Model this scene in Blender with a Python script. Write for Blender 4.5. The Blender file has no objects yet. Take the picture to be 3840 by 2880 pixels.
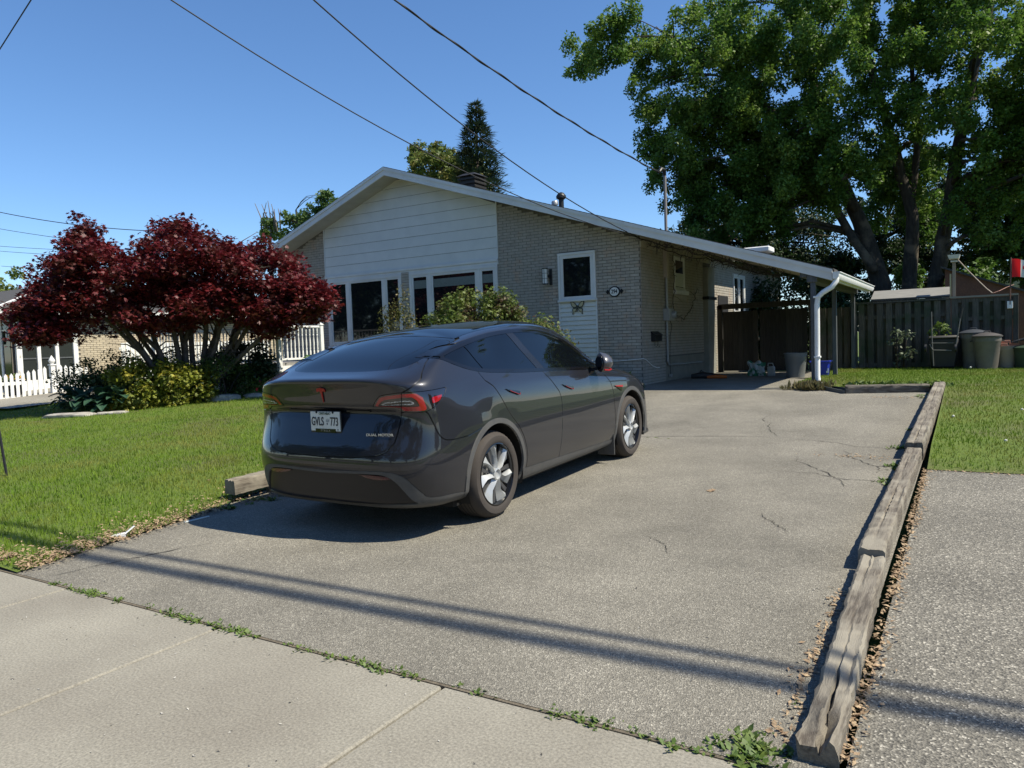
import bpy, bmesh, math, random
import numpy as np
from mathutils import Matrix, Vector, Quaternion
random.seed(7); rng=np.random.default_rng(7)
R=math.radians
scene=bpy.context.scene; COL=scene.collection
# ---------------------------------------------------------------- camera
yaw,pitch,roll=.5514,.0545,.0355
fw=Vector((-math.sin(yaw)*math.cos(pitch),math.cos(yaw)*math.cos(pitch),-math.sin(pitch)))
rg=Vector((math.cos(yaw),math.sin(yaw),0)); dn=fw.cross(rg)
cx=math.cos(roll)*rg+math.sin(roll)*dn; cy=-math.sin(roll)*rg+math.cos(roll)*dn
cam=bpy.data.objects.new('camera',bpy.data.cameras.new('camera')); COL.objects.link(cam)
cam.matrix_world=Matrix(((cx.x,-cy.x,-fw.x,0),(cx.y,-cy.y,-fw.y,0),(cx.z,-cy.z,-fw.z,1.471),(0,0,0,1)))
cam.data.lens=26.316; cam.data.sensor_width=36; cam.data.sensor_fit='HORIZONTAL'
cam.data.clip_start=.05; cam.data.clip_end=2000
scene.camera=cam
# ---------------------------------------------------------------- sky, sun, exposure
SUN=Vector((.72,.16,1.0)).normalized()
w=bpy.data.worlds.new('World'); scene.world=w; w.use_nodes=True
nt=w.node_tree; nt.nodes.clear()
sky=nt.nodes.new('ShaderNodeTexSky'); sky.sky_type='NISHITA'; sky.sun_disc=False
sky.sun_elevation=math.asin(SUN.z); sky.sun_rotation=math.atan2(SUN.x,SUN.y)
sky.air_density=.95; sky.dust_density=.0; sky.ozone_density=7.0; sky.altitude=100
bg=nt.nodes.new('ShaderNodeBackground'); bg.inputs['Strength'].default_value=.115
wo=nt.nodes.new('ShaderNodeOutputWorld')
hs=nt.nodes.new('ShaderNodeHueSaturation'); hs.inputs['Saturation'].default_value=1.06
nt.links.new(sky.outputs[0],hs.inputs['Color']); nt.links.new(hs.outputs[0],bg.inputs[0]); nt.links.new(bg.outputs[0],wo.inputs[0])
sl=bpy.data.lights.new('sun','SUN'); sl.energy=5.0; sl.angle=R(.53); sl.color=(1,.93,.77)
so=bpy.data.objects.new('sun',sl); COL.objects.link(so); so.rotation_mode='QUATERNION'
so.rotation_quaternion=SUN.to_track_quat('Z','Y'); so.location=(30,20,40)
vs=scene.view_settings; vs.view_transform='Standard'; vs.look='None'; vs.gamma=1; vs.use_curve_mapping=False
vs.exposure=.58
scene.render.engine='CYCLES'
scene.cycles.max_bounces=8; scene.cycles.transparent_max_bounces=12
try: scene.cycles.use_denoising=True
except Exception: pass
# ---------------------------------------------------------------- materials
MATS={}
def _n(nt,t,**k):
    n=nt.nodes.new(t)
    for a,b in k.items():
        if a in n.inputs: n.inputs[a].default_value=b
        else: setattr(n,a,b)
    return n
def pm(name,col,rough=.6,col2=None,scale=6.,detail=5.,lo=.35,hi=.65,bump=0.,bscale=None,metal=0.,coat=0.,spec=.5,
       stretch=(1,1,1),local=False,rand=0.,trans=0.,col3=None,scale3=1.,lo3=.45,hi3=.6,rough2=None,fine=0.,finescale=200.):
    if name in MATS: return MATS[name]
    m=bpy.data.materials.new(name); m.use_nodes=True; nt=m.node_tree; L=nt.links.new
    b=nt.nodes['Principled BSDF']
    c4=lambda c:(c[0],c[1],c[2],1)
    b.inputs['Base Color'].default_value=c4(col); b.inputs['Roughness'].default_value=rough
    b.inputs['Metallic'].default_value=metal; b.inputs['Specular IOR Level'].default_value=spec
    b.inputs['Coat Weight'].default_value=coat; b.inputs['Coat Roughness'].default_value=.03
    if local:
        tc=_n(nt,'ShaderNodeTexCoord'); src=tc.outputs['Object']
    else:
        tc=_n(nt,'ShaderNodeNewGeometry'); src=tc.outputs['Position']
    mp=_n(nt,'ShaderNodeMapping'); mp.inputs['Scale'].default_value=stretch; L(src,mp.inputs[0])
    cur=None
    if col2 is not None:
        nz=_n(nt,'ShaderNodeTexNoise',Scale=scale,Detail=detail,Roughness=.6); L(mp.outputs[0],nz.inputs['Vector'])
        mr=_n(nt,'ShaderNodeMapRange'); mr.inputs[1].default_value=lo; mr.inputs[2].default_value=hi; L(nz.outputs[0],mr.inputs[0])
        mx=_n(nt,'ShaderNodeMix',data_type='RGBA'); mx.inputs[6].default_value=c4(col); mx.inputs[7].default_value=c4(col2)
        L(mr.outputs[0],mx.inputs[0]); cur=mx.outputs[2]
        if rough2 is not None:
            mq=_n(nt,'ShaderNodeMapRange'); mq.inputs[3].default_value=rough; mq.inputs[4].default_value=rough2
            L(mr.outputs[0],mq.inputs[0]); L(mq.outputs[0],b.inputs['Roughness'])
    if col3 is not None:
        nz3=_n(nt,'ShaderNodeTexNoise',Scale=scale3,Detail=4.,Roughness=.6); L(src,nz3.inputs['Vector'])
        mr3=_n(nt,'ShaderNodeMapRange'); mr3.inputs[1].default_value=lo3; mr3.inputs[2].default_value=hi3; L(nz3.outputs[0],mr3.inputs[0])
        mx3=_n(nt,'ShaderNodeMix',data_type='RGBA'); mx3.inputs[7].default_value=c4(col3)
        if cur: L(cur,mx3.inputs[6])
        else: mx3.inputs[6].default_value=c4(col)
        L(mr3.outputs[0],mx3.inputs[0]); cur=mx3.outputs[2]
    if fine:
        fn=_n(nt,'ShaderNodeTexNoise',Scale=finescale,Detail=2.,Roughness=.7); L(src,fn.inputs['Vector'])
        fr=_n(nt,'ShaderNodeMapRange'); fr.inputs[1].default_value=.3; fr.inputs[2].default_value=.7
        fr.inputs[3].default_value=1-fine; fr.inputs[4].default_value=1+fine; L(fn.outputs[0],fr.inputs[0])
        hv=_n(nt,'ShaderNodeHueSaturation')
        if cur: L(cur,hv.inputs['Color'])
        else: hv.inputs['Color'].default_value=c4(col)
        L(fr.outputs[0],hv.inputs['Value']); cur=hv.outputs[0]
    if rand:
        oi=_n(nt,'ShaderNodeObjectInfo'); rr=_n(nt,'ShaderNodeMapRange'); rr.inputs[3].default_value=1-rand; rr.inputs[4].default_value=1+rand
        L(oi.outputs['Random'],rr.inputs[0]); hv=_n(nt,'ShaderNodeHueSaturation')
        if cur: L(cur,hv.inputs['Color'])
        else: hv.inputs['Color'].default_value=c4(col)
        L(rr.outputs[0],hv.inputs['Value']); cur=hv.outputs[0]
    if cur: L(cur,b.inputs['Base Color'])
    if bump:
        bn=_n(nt,'ShaderNodeTexNoise',Scale=bscale or scale*3,Detail=4.,Roughness=.6); L(mp.outputs[0],bn.inputs['Vector'])
        bp=_n(nt,'ShaderNodeBump'); bp.inputs['Distance'].default_value=bump; bp.inputs['Strength'].default_value=.8
        L(bn.outputs[0],bp.inputs['Height']); L(bp.outputs[0],b.inputs['Normal'])
    if trans:
        tr=_n(nt,'ShaderNodeBsdfTranslucent'); ms=_n(nt,'ShaderNodeMixShader'); ms.inputs[0].default_value=trans
        out=nt.nodes['Material Output']; L(b.outputs[0],ms.inputs[1]); L(tr.outputs[0],ms.inputs[2]); L(ms.outputs[0],out.inputs[0])
        if cur: L(cur,tr.inputs[0])
        else: tr.inputs[0].default_value=c4(col)
    MATS[name]=m; return m
# ---------------------------------------------------------------- objects
WM={}
def _tag(o,label=None,cat=None,group=None,kind=None):
    if label: o['label']=label
    if cat: o['category']=cat
    if group: o['group']=group
    if kind: o['kind']=kind
    return o
def thing(name,label,cat,loc=(0,0,0),group=None,mat=None):
    o=bpy.data.objects.new(name,None); COL.objects.link(o); o.empty_display_size=.2
    o.matrix_world=mat if mat is not None else Matrix.Translation(Vector(loc))
    WM[o.name]=(Matrix.Identity(4) if mat is not None else Matrix.Translation(Vector(loc)))
    return _tag(o,label,cat,group)
def link(name,me,mat,parent=None,label=None,cat=None,group=None,kind=None):
    if mat is not None and not len(me.materials): me.materials.append(mat)
    o=bpy.data.objects.new(name,me); COL.objects.link(o)
    if parent is not None:
        o.parent=parent
        pw=WM.get(parent.name,Matrix.Identity(4)); o.matrix_parent_inverse=pw.inverted()
    WM[o.name]=Matrix.Identity(4)
    return _tag(o,label,cat,group,kind)
def np_mesh(name,V,F,smooth=False,normals=None):
    V=np.asarray(V,np.float32); F=np.asarray(F,np.int32); k=F.shape[1]
    me=bpy.data.meshes.new(name); me.vertices.add(len(V)); me.vertices.foreach_set('co',V.ravel())
    me.loops.add(F.size); me.loops.foreach_set('vertex_index',F.ravel())
    me.polygons.add(len(F)); me.polygons.foreach_set('loop_start',np.arange(0,F.size,k,dtype=np.int32))
    me.polygons.foreach_set('loop_total',np.full(len(F),k,np.int32))
    me.update(calc_edges=True); me.validate()
    if smooth: me.polygons.foreach_set('use_smooth',np.ones(len(me.polygons),bool))
    if normals is not None and len(me.polygons)==len(F): me.normals_split_custom_set_from_vertices(normals.tolist())
    return me
class MB:
    def __init__(s): s.v=[]; s.f=[]; s.sm=False
    def box(s,x0,y0,z0,x1,y1,z1):
        n=len(s.v); s.v+=[(x0,y0,z0),(x1,y0,z0),(x1,y1,z0),(x0,y1,z0),(x0,y0,z1),(x1,y0,z1),(x1,y1,z1),(x0,y1,z1)]
        s.f+=[(n,n+3,n+2,n+1),(n+4,n+5,n+6,n+7),(n,n+1,n+5,n+4),(n+1,n+2,n+6,n+5),(n+2,n+3,n+7,n+6),(n+3,n,n+4,n+7)]; return s
    def prism(s,pts,off):
        # pts: list of 3D points (planar polygon); off: extrusion vector
        n=len(s.v); k=len(pts); o=Vector(off)
        s.v+=[tuple(p) for p in pts]+[tuple(Vector(p)+o) for p in pts]
        s.f+=[tuple(range(n+k-1,n-1,-1)),tuple(range(n+k,n+2*k))]
        s.f+=[(n+i,n+(i+1)%k,n+k+(i+1)%k,n+k+i) for i in range(k)]; return s
    def hexa(s,p):  # 8 points bottom 4, top 4
        n=len(s.v); s.v+=[tuple(q) for q in p]
        s.f+=[(n,n+3,n+2,n+1),(n+4,n+5,n+6,n+7),(n,n+1,n+5,n+4),(n+1,n+2,n+6,n+5),(n+2,n+3,n+7,n+6),(n+3,n,n+4,n+7)]; return s
    def tube(s,pts,r,k=8,cap=True):
        pts=[Vector(p) for p in pts]; n0=len(s.v); m=len(pts)
        rs=r if isinstance(r,(list,tuple,np.ndarray)) else [r]*m
        up=None
        for i,p in enumerate(pts):
            d=(pts[min(i+1,m-1)]-pts[max(i-1,0)]).normalized()
            if up is None: up=d.orthogonal().normalized()
            a=(up-d*up.dot(d)); a=a.normalized() if a.length>1e-6 else d.orthogonal().normalized(); up=a; b=d.cross(a)
            for j in range(k):
                t=2*math.pi*j/k; s.v.append(tuple(p+(a*math.cos(t)+b*math.sin(t))*rs[i]))
        for i in range(m-1):
            for j in range(k):
                s.f.append((n0+i*k+j,n0+i*k+(j+1)%k,n0+(i+1)*k+(j+1)%k,n0+(i+1)*k+j))
        if cap:
            s.f.append(tuple(n0+j for j in range(k-1,-1,-1))); s.f.append(tuple(n0+(m-1)*k+j for j in range(k)))
        return s
    def lathe(s,prof,c=(0,0,0),k=24,sx=1.,sy=1.,cap=True):
        n0=len(s.v); m=len(prof)
        for r,z in prof:
            for j in range(k):
                t=2*math.pi*j/k; s.v.append((c[0]+r*math.cos(t)*sx,c[1]+r*math.sin(t)*sy,c[2]+z))
        for i in range(m-1):
            for j in range(k): s.f.append((n0+i*k+j,n0+i*k+(j+1)%k,n0+(i+1)*k+(j+1)%k,n0+(i+1)*k+j))
        if cap: s.f.append(tuple(n0+j for j in range(k-1,-1,-1))); s.f.append(tuple(n0+(m-1)*k+j for j in range(k)))
        return s
    def mesh(s,name,smooth=False,bev=0.,xf=None):
        me=bpy.data.meshes.new(name); v=s.v
        if xf is not None: v=[tuple(xf@Vector(p)) for p in v]
        me.from_pydata(v,[],s.f); me.update()
        bm=bmesh.new(); bm.from_mesh(me)
        bmesh.ops.recalc_face_normals(bm,faces=bm.faces)
        if bev: bmesh.ops.bevel(bm,geom=[e for e in bm.edges if e.is_manifold and e.calc_face_angle(0)>.3],offset=bev,segments=1,affect='EDGES',clamp_overlap=True)
        bm.to_mesh(me); bm.free()
        if smooth:
            me.polygons.foreach_set('use_smooth',np.ones(len(me.polygons),bool))
            if smooth!='all': me.set_sharp_from_angle(angle=R(38))
        return me
    def add(s,name,mat,parent=None,smooth=False,bev=0.,xf=None,**k):
        return link(name,s.mesh(name,smooth,bev,xf),mat,parent,**k)
def B(*a): return MB().box(*a)
def bar(p0,p1,w,h,up=(0,0,1)):
    p0=Vector(p0); p1=Vector(p1); d=(p1-p0).normalized(); u=Vector(up); sd=d.cross(u).normalized(); u=sd.cross(d).normalized()
    q=[p0-sd*w/2-u*h/2,p0+sd*w/2-u*h/2,p0+sd*w/2+u*h/2,p0-sd*w/2+u*h/2]
    return MB().prism(q,p1-p0)
def textmesh(txt,size,extr=.002,bold=0.,sx=1.):
    cu=bpy.data.curves.new('t','FONT'); cu.body=txt; cu.size=size; cu.extrude=extr; cu.align_x='CENTER'; cu.align_y='CENTER'; cu.offset=bold
    o=bpy.data.objects.new('t',cu); me=bpy.data.meshes.new_from_object(o); bpy.data.objects.remove(o)
    if sx!=1: me.transform(Matrix.Diagonal((sx,1,1,1)))
    return me
def copy_tree(o,parent=None,delta=None,label=None):
    c=o.copy(); COL.objects.link(c)
    if parent is not None: c.parent=parent
    if delta is not None: c.location=Vector(c.location)+Vector(delta)
    if label: c['label']=label
    WM[c.name]=WM.get(o.name,Matrix.Identity(4))
    for ch in list(o.children): copy_tree(ch,c)
    return c
_GY=[-50,2.53,8.7,10.3,13.4,15.0,16.5,60.]; _GZ=[0,0,.139,.2,.38,.45,.46,.46]
def gz(y): return float(np.interp(y,_GY,_GZ))
# ---------------------------------------------------------------- common materials
def asphalt(name,base,light,dark,agg):
    m=bpy.data.materials.new(name); m.use_nodes=True; nt=m.node_tree; L=nt.links.new; b=nt.nodes['Principled BSDF']
    g=_n(nt,'ShaderNodeNewGeometry'); P=g.outputs['Position']
    v=_n(nt,'ShaderNodeTexVoronoi',Scale=agg); L(P,v.inputs['Vector'])
    sp=_n(nt,'ShaderNodeSeparateColor'); L(v.outputs['Color'],sp.inputs[0])
    r=_n(nt,'ShaderNodeValToRGB'); L(sp.outputs[0],r.inputs[0]); e=r.color_ramp.elements
    e[0].position=.0; e[0].color=(*dark,1); e[1].position=1.; e[1].color=(*light,1)
    a=r.color_ramp.elements.new(.5); a.color=(*base,1); a=r.color_ramp.elements.new(.86); a.color=tuple(x*1.15 for x in base)+(1,)
    n1=_n(nt,'ShaderNodeTexNoise',Scale=.9,Detail=5.,Roughness=.65); L(P,n1.inputs['Vector'])
    n2=_n(nt,'ShaderNodeTexNoise',Scale=45.,Detail=3.,Roughness=.7); L(P,n2.inputs['Vector'])
    m1=_n(nt,'ShaderNodeMapRange'); m1.inputs[1].default_value=.3; m1.inputs[2].default_value=.7; m1.inputs[3].default_value=.70; m1.inputs[4].default_value=1.16; L(n1.outputs[0],m1.inputs[0])
    m2=_n(nt,'ShaderNodeMapRange'); m2.inputs[1].default_value=.3; m2.inputs[2].default_value=.7; m2.inputs[3].default_value=.84; m2.inputs[4].default_value=1.16; L(n2.outputs[0],m2.inputs[0])
    mu=_n(nt,'ShaderNodeMath',operation='MULTIPLY'); L(m1.outputs[0],mu.inputs[0]); L(m2.outputs[0],mu.inputs[1])
    hv=_n(nt,'ShaderNodeHueSaturation'); L(r.outputs[0],hv.inputs['Color']); L(mu.outputs[0],hv.inputs['Value'])
    L(hv.outputs[0],b.inputs['Base Color']); b.inputs['Roughness'].default_value=.88; b.inputs['Specular IOR Level'].default_value=.35
    bp=_n(nt,'ShaderNodeBump'); bp.inputs['Distance'].default_value=.006; bp.inputs['Strength'].default_value=.7
    ad=_n(nt,'ShaderNodeMath',operation='ADD'); L(v.outputs['Distance'],ad.inputs[0]); L(n2.outputs[0],ad.inputs[1]); L(ad.outputs[0],bp.inputs['Height']); L(bp.outputs[0],b.inputs['Normal'])
    return m
M_asph=asphalt('asphalt_driveway',(.205,.190,.158),(.40,.375,.315),(.125,.116,.097),170.)
M_asph2=asphalt('asphalt_neighbour',(.180,.167,.140),(.46,.43,.365),(.085,.08,.07),115.)
M_conc=pm('concrete',(.222,.205,.168),.9,(.272,.253,.208),2.,8.,.3,.7,.003,90.,fine=.30,finescale=85.,col3=(.19,.172,.14),scale3=.9,lo3=.45,hi3=.75)
M_soil=pm('soil',(.095,.078,.055),.95,(.17,.14,.10),30.,5.,.35,.65,.01)
M_lawn=pm('lawn_ground',(.07,.12,.010),.95,(.11,.15,.018),9.,6.,.3,.7,.02,60.,col3=(.10,.10,.035),scale3=.8,lo3=.5,hi3=.7,fine=.3,finescale=60.)
M_grass=pm('grass_blade',(.105,.200,.014),.7,(.18,.25,.024),2.2,4.,.3,.7,trans=.3,fine=.38,finescale=25.,spec=.3,col3=(.25,.22,.06),scale3=.9,lo3=.48,hi3=.75)
M_white=pm('white_paint',(.78,.78,.76),.5,(.68,.68,.66),5.,5.,.4,.7)
M_whitew=pm('weathered_white_paint',(.75,.75,.73),.6,(.42,.39,.34),14.,7.,.55,.68,stretch=(1,1,.3),bump=.001)
M_trim=pm('aluminium_trim',(.66,.66,.64),.45,(.57,.57,.56),2.,4.)
M_vinyl=pm('vinyl_siding',(.63,.64,.62),.5,(.56,.575,.56),2.5,5.,.3,.7,spec=.4)
M_mortar=pm('mortar',(.11,.10,.085),.95,(.15,.135,.115),25.,4.)
M_brick=pm('brick_house',(.40,.368,.318),.85,(.30,.275,.235),7.,6.,.3,.7,.002,60.,rand=.10,col3=(.40,.31,.24),scale3=3.3,lo3=.55,hi3=.7)
M_brickn=pm('brick_neighbour',(.50,.42,.30),.85,(.42,.36,.27),7.,5.,.3,.7,rand=.08)
M_shingle=pm('roof_shingle',(.045,.043,.042),.95,(.075,.07,.066),12.,6.,.3,.7,.004,80.)
M_glass=pm('window_glass',(.008,.010,.012),.03,spec=.6)
M_dark=pm('black_metal',(.012,.012,.013),.45,spec=.4)
M_wood=pm('weathered_timber',(.19,.165,.13),.9,(.085,.07,.055),3.,8.,.42,.6,.006,12.,stretch=(22,.8,22),col3=(.25,.225,.18),scale3=2.)
M_woodx=pm('weathered_timber_cross',(.17,.15,.12),.9,(.075,.062,.05),3.,8.,.42,.6,.006,12.,stretch=(.7,9,9))
M_fence=pm('fence_board',(.118,.106,.088),.9,(.058,.052,.043),4.,6.,.35,.65,.003,20.,stretch=(10,10,.7),rand=.22,col3=(.05,.062,.036),scale3=1.4,lo3=.48,hi3=.62)
M_post=pm('grey_post',(.10,.11,.12),.85,(.06,.065,.07),4.,6.,.35,.65,.003,20.,stretch=(9,9,.7))
M_steel=pm('galvanised',(.45,.45,.44),.4,(.33,.33,.33),9.,4.,metal=.6)
M_wire=pm('wire_black',(.012,.012,.014),.6)
# ================================================================ GROUND
def sheet(name,x0,x1,ys,mat,dz=0.,nx=1,**k):
    xs=np.linspace(x0,x1,nx+1); V=[];F=[]
    for y in ys:
        for x in xs: V.append((x,y,gz(y)+dz))
    n=nx+1
    for i in range(len(ys)-1):
        for j in range(nx): F.append((i*n+j,i*n+j+1,(i+1)*n+j+1,(i+1)*n+j))
    return link(name,np_mesh(name,V,F,True),mat,**k)
YS=sorted(set(_GY[1:-1]+[2.53,3,4,5,6,7,8,9,9.5,11,12,13,14,15.6,16,17,18,20,22,26,30,40]))
def seg(a,b): return [a]+[y for y in YS if a<y<b]+[b]
sheet('ground',-700,700,[-700,-60]+seg(-50,1.0)[:1]+[-20,-12,-2.2,-2.15,0]+seg(1.0,60)+[900],M_lawn,-.14,kind='structure')
lawnz=.0
# left lawn surface: slightly proud of the drive
def lawn(name,poly_x,ys,dz):
    # poly_x: function y -> (x0,x1)
    V=[];F=[];n=40
    for y in ys:
        x0,x1=poly_x(y)
        for j in range(n+1):
            x=x0+(x1-x0)*j/n; V.append((x,y,gz(y)+dz(x,y)))
    for i in range(len(ys)-1):
        for j in range(n): F.append((i*(n+1)+j,i*(n+1)+j+1,(i+1)*(n+1)+j+1,(i+1)*(n+1)+j))
    return link(name,np_mesh(name,V,F,True),M_lawn,kind='structure')
def ledge(y): return -5.62-.30*min(1,max(0,(y-2.5)/2.2))-.25*min(1,max(0,(y-4.2)/1.))   # left edge of the drive
def dzL(x,y):
    e=ledge(y)-x
    return .02+.10*min(1,max(0,e/.9))*min(1,max(.15,(y-2.5)/2.3))+.12*min(1,max(0,(y-5)/4.5))*min(1,max(0,e/.9))+.012*math.sin(x*2.1)*math.sin(y*1.7)
yl=list(np.arange(2.53,15.2,.25))+[15.25]
lawn('front_lawn',lambda y:(-60,ledge(y)) if False else (-24.,ledge(y)),yl,dzL)
def redge(y): return -.33
lawn('side_lawn',lambda y:((-.36 if y<14.25 else -2.9 if y>16.0 else -1.75-1.15*min(1,(y-14.25)/.9)),14.),[y for y in np.arange(8.05,22.,.25)],lambda x,y:.012+.095*min(1,max(0,(y-8.05)/.9)) if y<14.2 else .06)
M_verge=M_lawn
sheet('verge',-40,40,[-1.95,-1,0,.98],M_lawn,-.01,kind='structure')
sheet('road',-120,120,[-11.5,-9,-6,-2.1],M_asph2,-.115,kind='structure')
B(-120,-2.1,-.14,120,-1.95,.0).add('kerb',M_conc,kind='structure')
B(-120,-11.65,-.14,120,-11.5,.0).add('kerb',M_conc,kind='structure')
sheet('street_apron',-6.0,-.3,[-1.95,0,1.0],M_asph,-.002,kind='structure')
# driveway
V=[];F=[]
ysd=[y for y in np.arange(2.53,20.7,.4)]+[20.7]
for y in ysd:
    l=ledge(y)-.12 if y<13.5 else -6.2; r=-.42 if y<14.2 else -2.2
    if y>16: r=-2.45
    for j in range(13):
        x=l+(r-l)*j/12; V.append((x,y,gz(y)+.004))
for i in range(len(ysd)-1):
    for j in range(12): F.append((i*13+j,i*13+j+1,(i+1)*13+j+1,(i+1)*13+j))
drive=link('driveway',np_mesh('driveway',V,F,True),M_asph,kind='structure')
sheet('neighbour_driveway',-.36,9.,[2.53]+[y for y in YS if 2.53<y<8.0]+[8.07],M_asph2,.006,kind='structure')
# sidewalk slabs
sw=B(-14,.92,-.12,14,2.535,-.020).add('sidewalk',pm('joint_soil',(.045,.038,.03),.95),kind='structure')
jx=[-1.95+1.5*k for k in range(-8,9)]
slab=[None]
for k in range(len(jx)-1):
    m=MB(); x0=jx[k]+.007; x1=jx[k+1]-.007
    m.box(x0,.95,-.10,x1,2.515,.0)
    o=m.add('slab',M_conc,sw,bev=.008,smooth=True)
B(-6.3,2.513,-.06,-.25,2.58,.002).add('joint_dirt',M_soil,kind='structure')
# cracks in the asphalt
M_crack=pm('crack_dark',(.02,.018,.015),.95)
def crack(x0,y0,x1,y1,w,wob,seed,n=26):
    r=random.Random(seed); pts=[];d=Vector((x1-x0,y1-y0)); pn=Vector((-d.y,d.x)).normalized(); o=0
    for i in range(n+1):
        t=i/n; o+=r.uniform(-wob,wob); oo=o*math.sin(math.pi*t)**.3
        pts.append((x0+d.x*t+pn.x*oo,y0+d.y*t+pn.y*oo,w*r.uniform(.3,1.)*(.3+math.sin(math.pi*t))))
    V=[];F=[]
    for x,y,ww in pts: V+=[(x-pn.x*ww/2,y-pn.y*ww/2,gz(y)+.0085),(x+pn.x*ww/2,y+pn.y*ww/2,gz(y)+.0085)]
    for i in range(n): F.append((2*i,2*i+1,2*i+3,2*i+2))
    link('crack',np_mesh('crack',V,F),M_crack,drive)
for i,(a,b,c,d,ww,wb) in enumerate([(-4.2,9.2,-1.9,9.6,.014,.03),(-1.9,9.6,-.6,9.1,.012,.04),(-1.7,7.6,-.55,7.2,.012,.05),(-1.6,8.4,-1.0,7.0,.01,.04),
    (-1.2,9.0,-.8,7.7,.01,.04),(-5.3,2.6,-4.95,3.6,.012,.02),(-1.4,5.9,-1.1,5.4,.008,.02),(-2.6,11.6,-1.9,9.6,.01,.05),(-3.3,12.3,-2.3,12.1,.008,.03),(-5.0,11.8,-4.3,11.7,.01,.02),(-2.0,5.0,-1.7,4.6,.007,.02)]):
    crack(a,b,c,d,ww,wb,i)
nd=[o for o in COL.objects if o.name=='neighbour_driveway'][0]
def crack2(*a):
    crack(*a); COL.objects[-1]
# ---- landscape timbers
def timber(name,p0,p1,w,h,mat,label,group,seed,gnaw=0.,cat='timber'):
    r=random.Random(seed); p0=Vector(p0); p1=Vector(p1); d=p1-p0; n=max(8,int(d.length/.045)); s=Vector((d.y,-d.x,0)).normalized()
    V=[];F=[];k=12
    prof=[(-.5,0),(-.5,.5),(-.5,.86),(-.38,1.),(-.1,1.),(-.02,.97),(.05,1.),(.3,1.),(.42,.99),(.5,.86),(.5,.5),(.5,0)]
    for i in range(n+1):
        t=i/n; c=p0+d*t; wig=r.uniform(-.004,.004)
        g=gnaw*max(0,1-t*d.length/.75)
        for j,(a,b) in enumerate(prof):
            hh=h*b
            if g>0 and b>.4: hh-=h*g*(.22+.22*math.sin(j*2.3+c.y*5)+.10*math.sin(j*5.1+c.y*17)+r.uniform(-.10,.10))*(1.5 if j in (4,5,6) else .6)
            if b>.9: hh-=.014*max(0,math.sin(j*2.9+c.y*1.7+seed))**3*(1 if j in (4,5,6,7) else .3)+.0012*math.sin(j*7+c.y*31)
            V.append((c.x+s.x*(a*w+wig)+r.uniform(-.0022,.0022)*(1+2*g),c.y+s.y*a*w+r.uniform(-.006,.006),c.z+hh+r.uniform(-.003,.003)))
    for i in range(n):
        for j in range(k-1): F.append((i*k+j,i*k+j+1,(i+1)*k+j+1,(i+1)*k+j))
    me=bpy.data.meshes.new(name); me.from_pydata(V,[],F+[tuple(range(k-1,-1,-1)),tuple(n*k+j for j in range(k))]); me.update()
    bm=bmesh.new(); bm.from_mesh(me); bmesh.ops.recalc_face_normals(bm,faces=bm.faces); bm.to_mesh(me); bm.free()
    for p in me.polygons: p.use_smooth=True
    me.set_sharp_from_angle(angle=R(35))
    return link(name,me,mat,label=label,cat=cat,group=group)
G='landscape timbers edging the driveway'
timber('landscape_timber',(-.445,2.62,-.01),(-.495,4.78,gz(4.78)),.130,.105,M_wood,'split rotten weathered timber nearest the sidewalk between the two driveways',G,1,1.)
timber('landscape_timber',(-.51,4.80,gz(4.8)),(-.50,8.55,gz(8.55)),.145,.135,M_wood,'long grey timber in the middle of the driveway edge row',G,2,.05)
timber('landscape_timber',(-.50,8.60,gz(8.6)-.01),(-.45,14.2,gz(14.2)-.02),.17,.19,M_wood,'far timber of the driveway edge beside the side lawn',G,3,.05)
timber('landscape_timber',(-.6,14.22,gz(14.1)),(-1.85,13.95,gz(14)),.15,.14,M_woodx,'short timber lying across the end of the driveway by the splash block',G,4,.1)
timber('landscape_timber',(-6.03,4.60,gz(4.6)+.08),(-6.03,8.2,gz(8.2)+.1),.15,.14,M_wood,'upper timber edging the front lawn behind the car bumper',G,5,.0)
timber('landscape_timber',(-5.98,5.05,gz(5.)-.02),(-5.98,8.2,gz(8.2)-.02),.15,.105,M_wood,'lower timber half buried in leaf litter under the front lawn timber',G,6,.0)
# small timber shadow gap
# ---- grass blades (uncountable)
def blades(name,pts,h0,h1,wid,mat,lean=.6):
    n=len(pts); P=np.asarray(pts,np.float32)
    a=rng.uniform(0,2*np.pi,n); h=rng.uniform(h0,h1,n); wv=np.stack([np.cos(a),np.sin(a),np.zeros(n)],1)*(wid*rng.uniform(.6,1.3,n))[:,None]
    b=rng.uniform(0,2*np.pi,n); l=rng.uniform(0,lean,n)*h; tip=P+np.stack([np.cos(b)*l,np.sin(b)*l,h],1)
    V=np.concatenate([P-wv,P+wv,tip]); F=np.stack([np.arange(n),np.arange(n)+n,np.arange(n)+2*n],1)
    return link(name,np_mesh(name,V,F),mat,kind='stuff')
def scatter(n,f,xr,yr,dens=None):
    out=[]
    x=rng.uniform(xr[0],xr[1],n*3); y=rng.uniform(yr[0],yr[1],n*3)
    for a,b in zip(x,y):
        q=f(a,b)
        if q is not None: out.append((a,b,q))
        if len(out)>=n: break
    return out
def fL(x,y):
    if x>ledge(y)-.02: return None
    d=math.hypot(x,y)
    if random.random()>min(1,(9/d)**1.3): return None
    return gz(y)+dzL(x,y)-.004
blades('grass_blades',scatter(150000,fL,(-20,-5.4),(2.56,14)),.025,.06,.0045,M_grass)
def fR(x,y):
    if y<14.2:
        if x<-.34: return None
        return gz(y)+.008+.095*min(1,max(0,(y-8.05)/.9))
    if x<-1.75-1.15*min(1,(y-14.25)/.9): return None
    return gz(y)+.055
blades('grass_blades',scatter(90000,fR,(-2.9,4.5),(8.08,21)),.02,.055,.005,M_grass)
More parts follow.
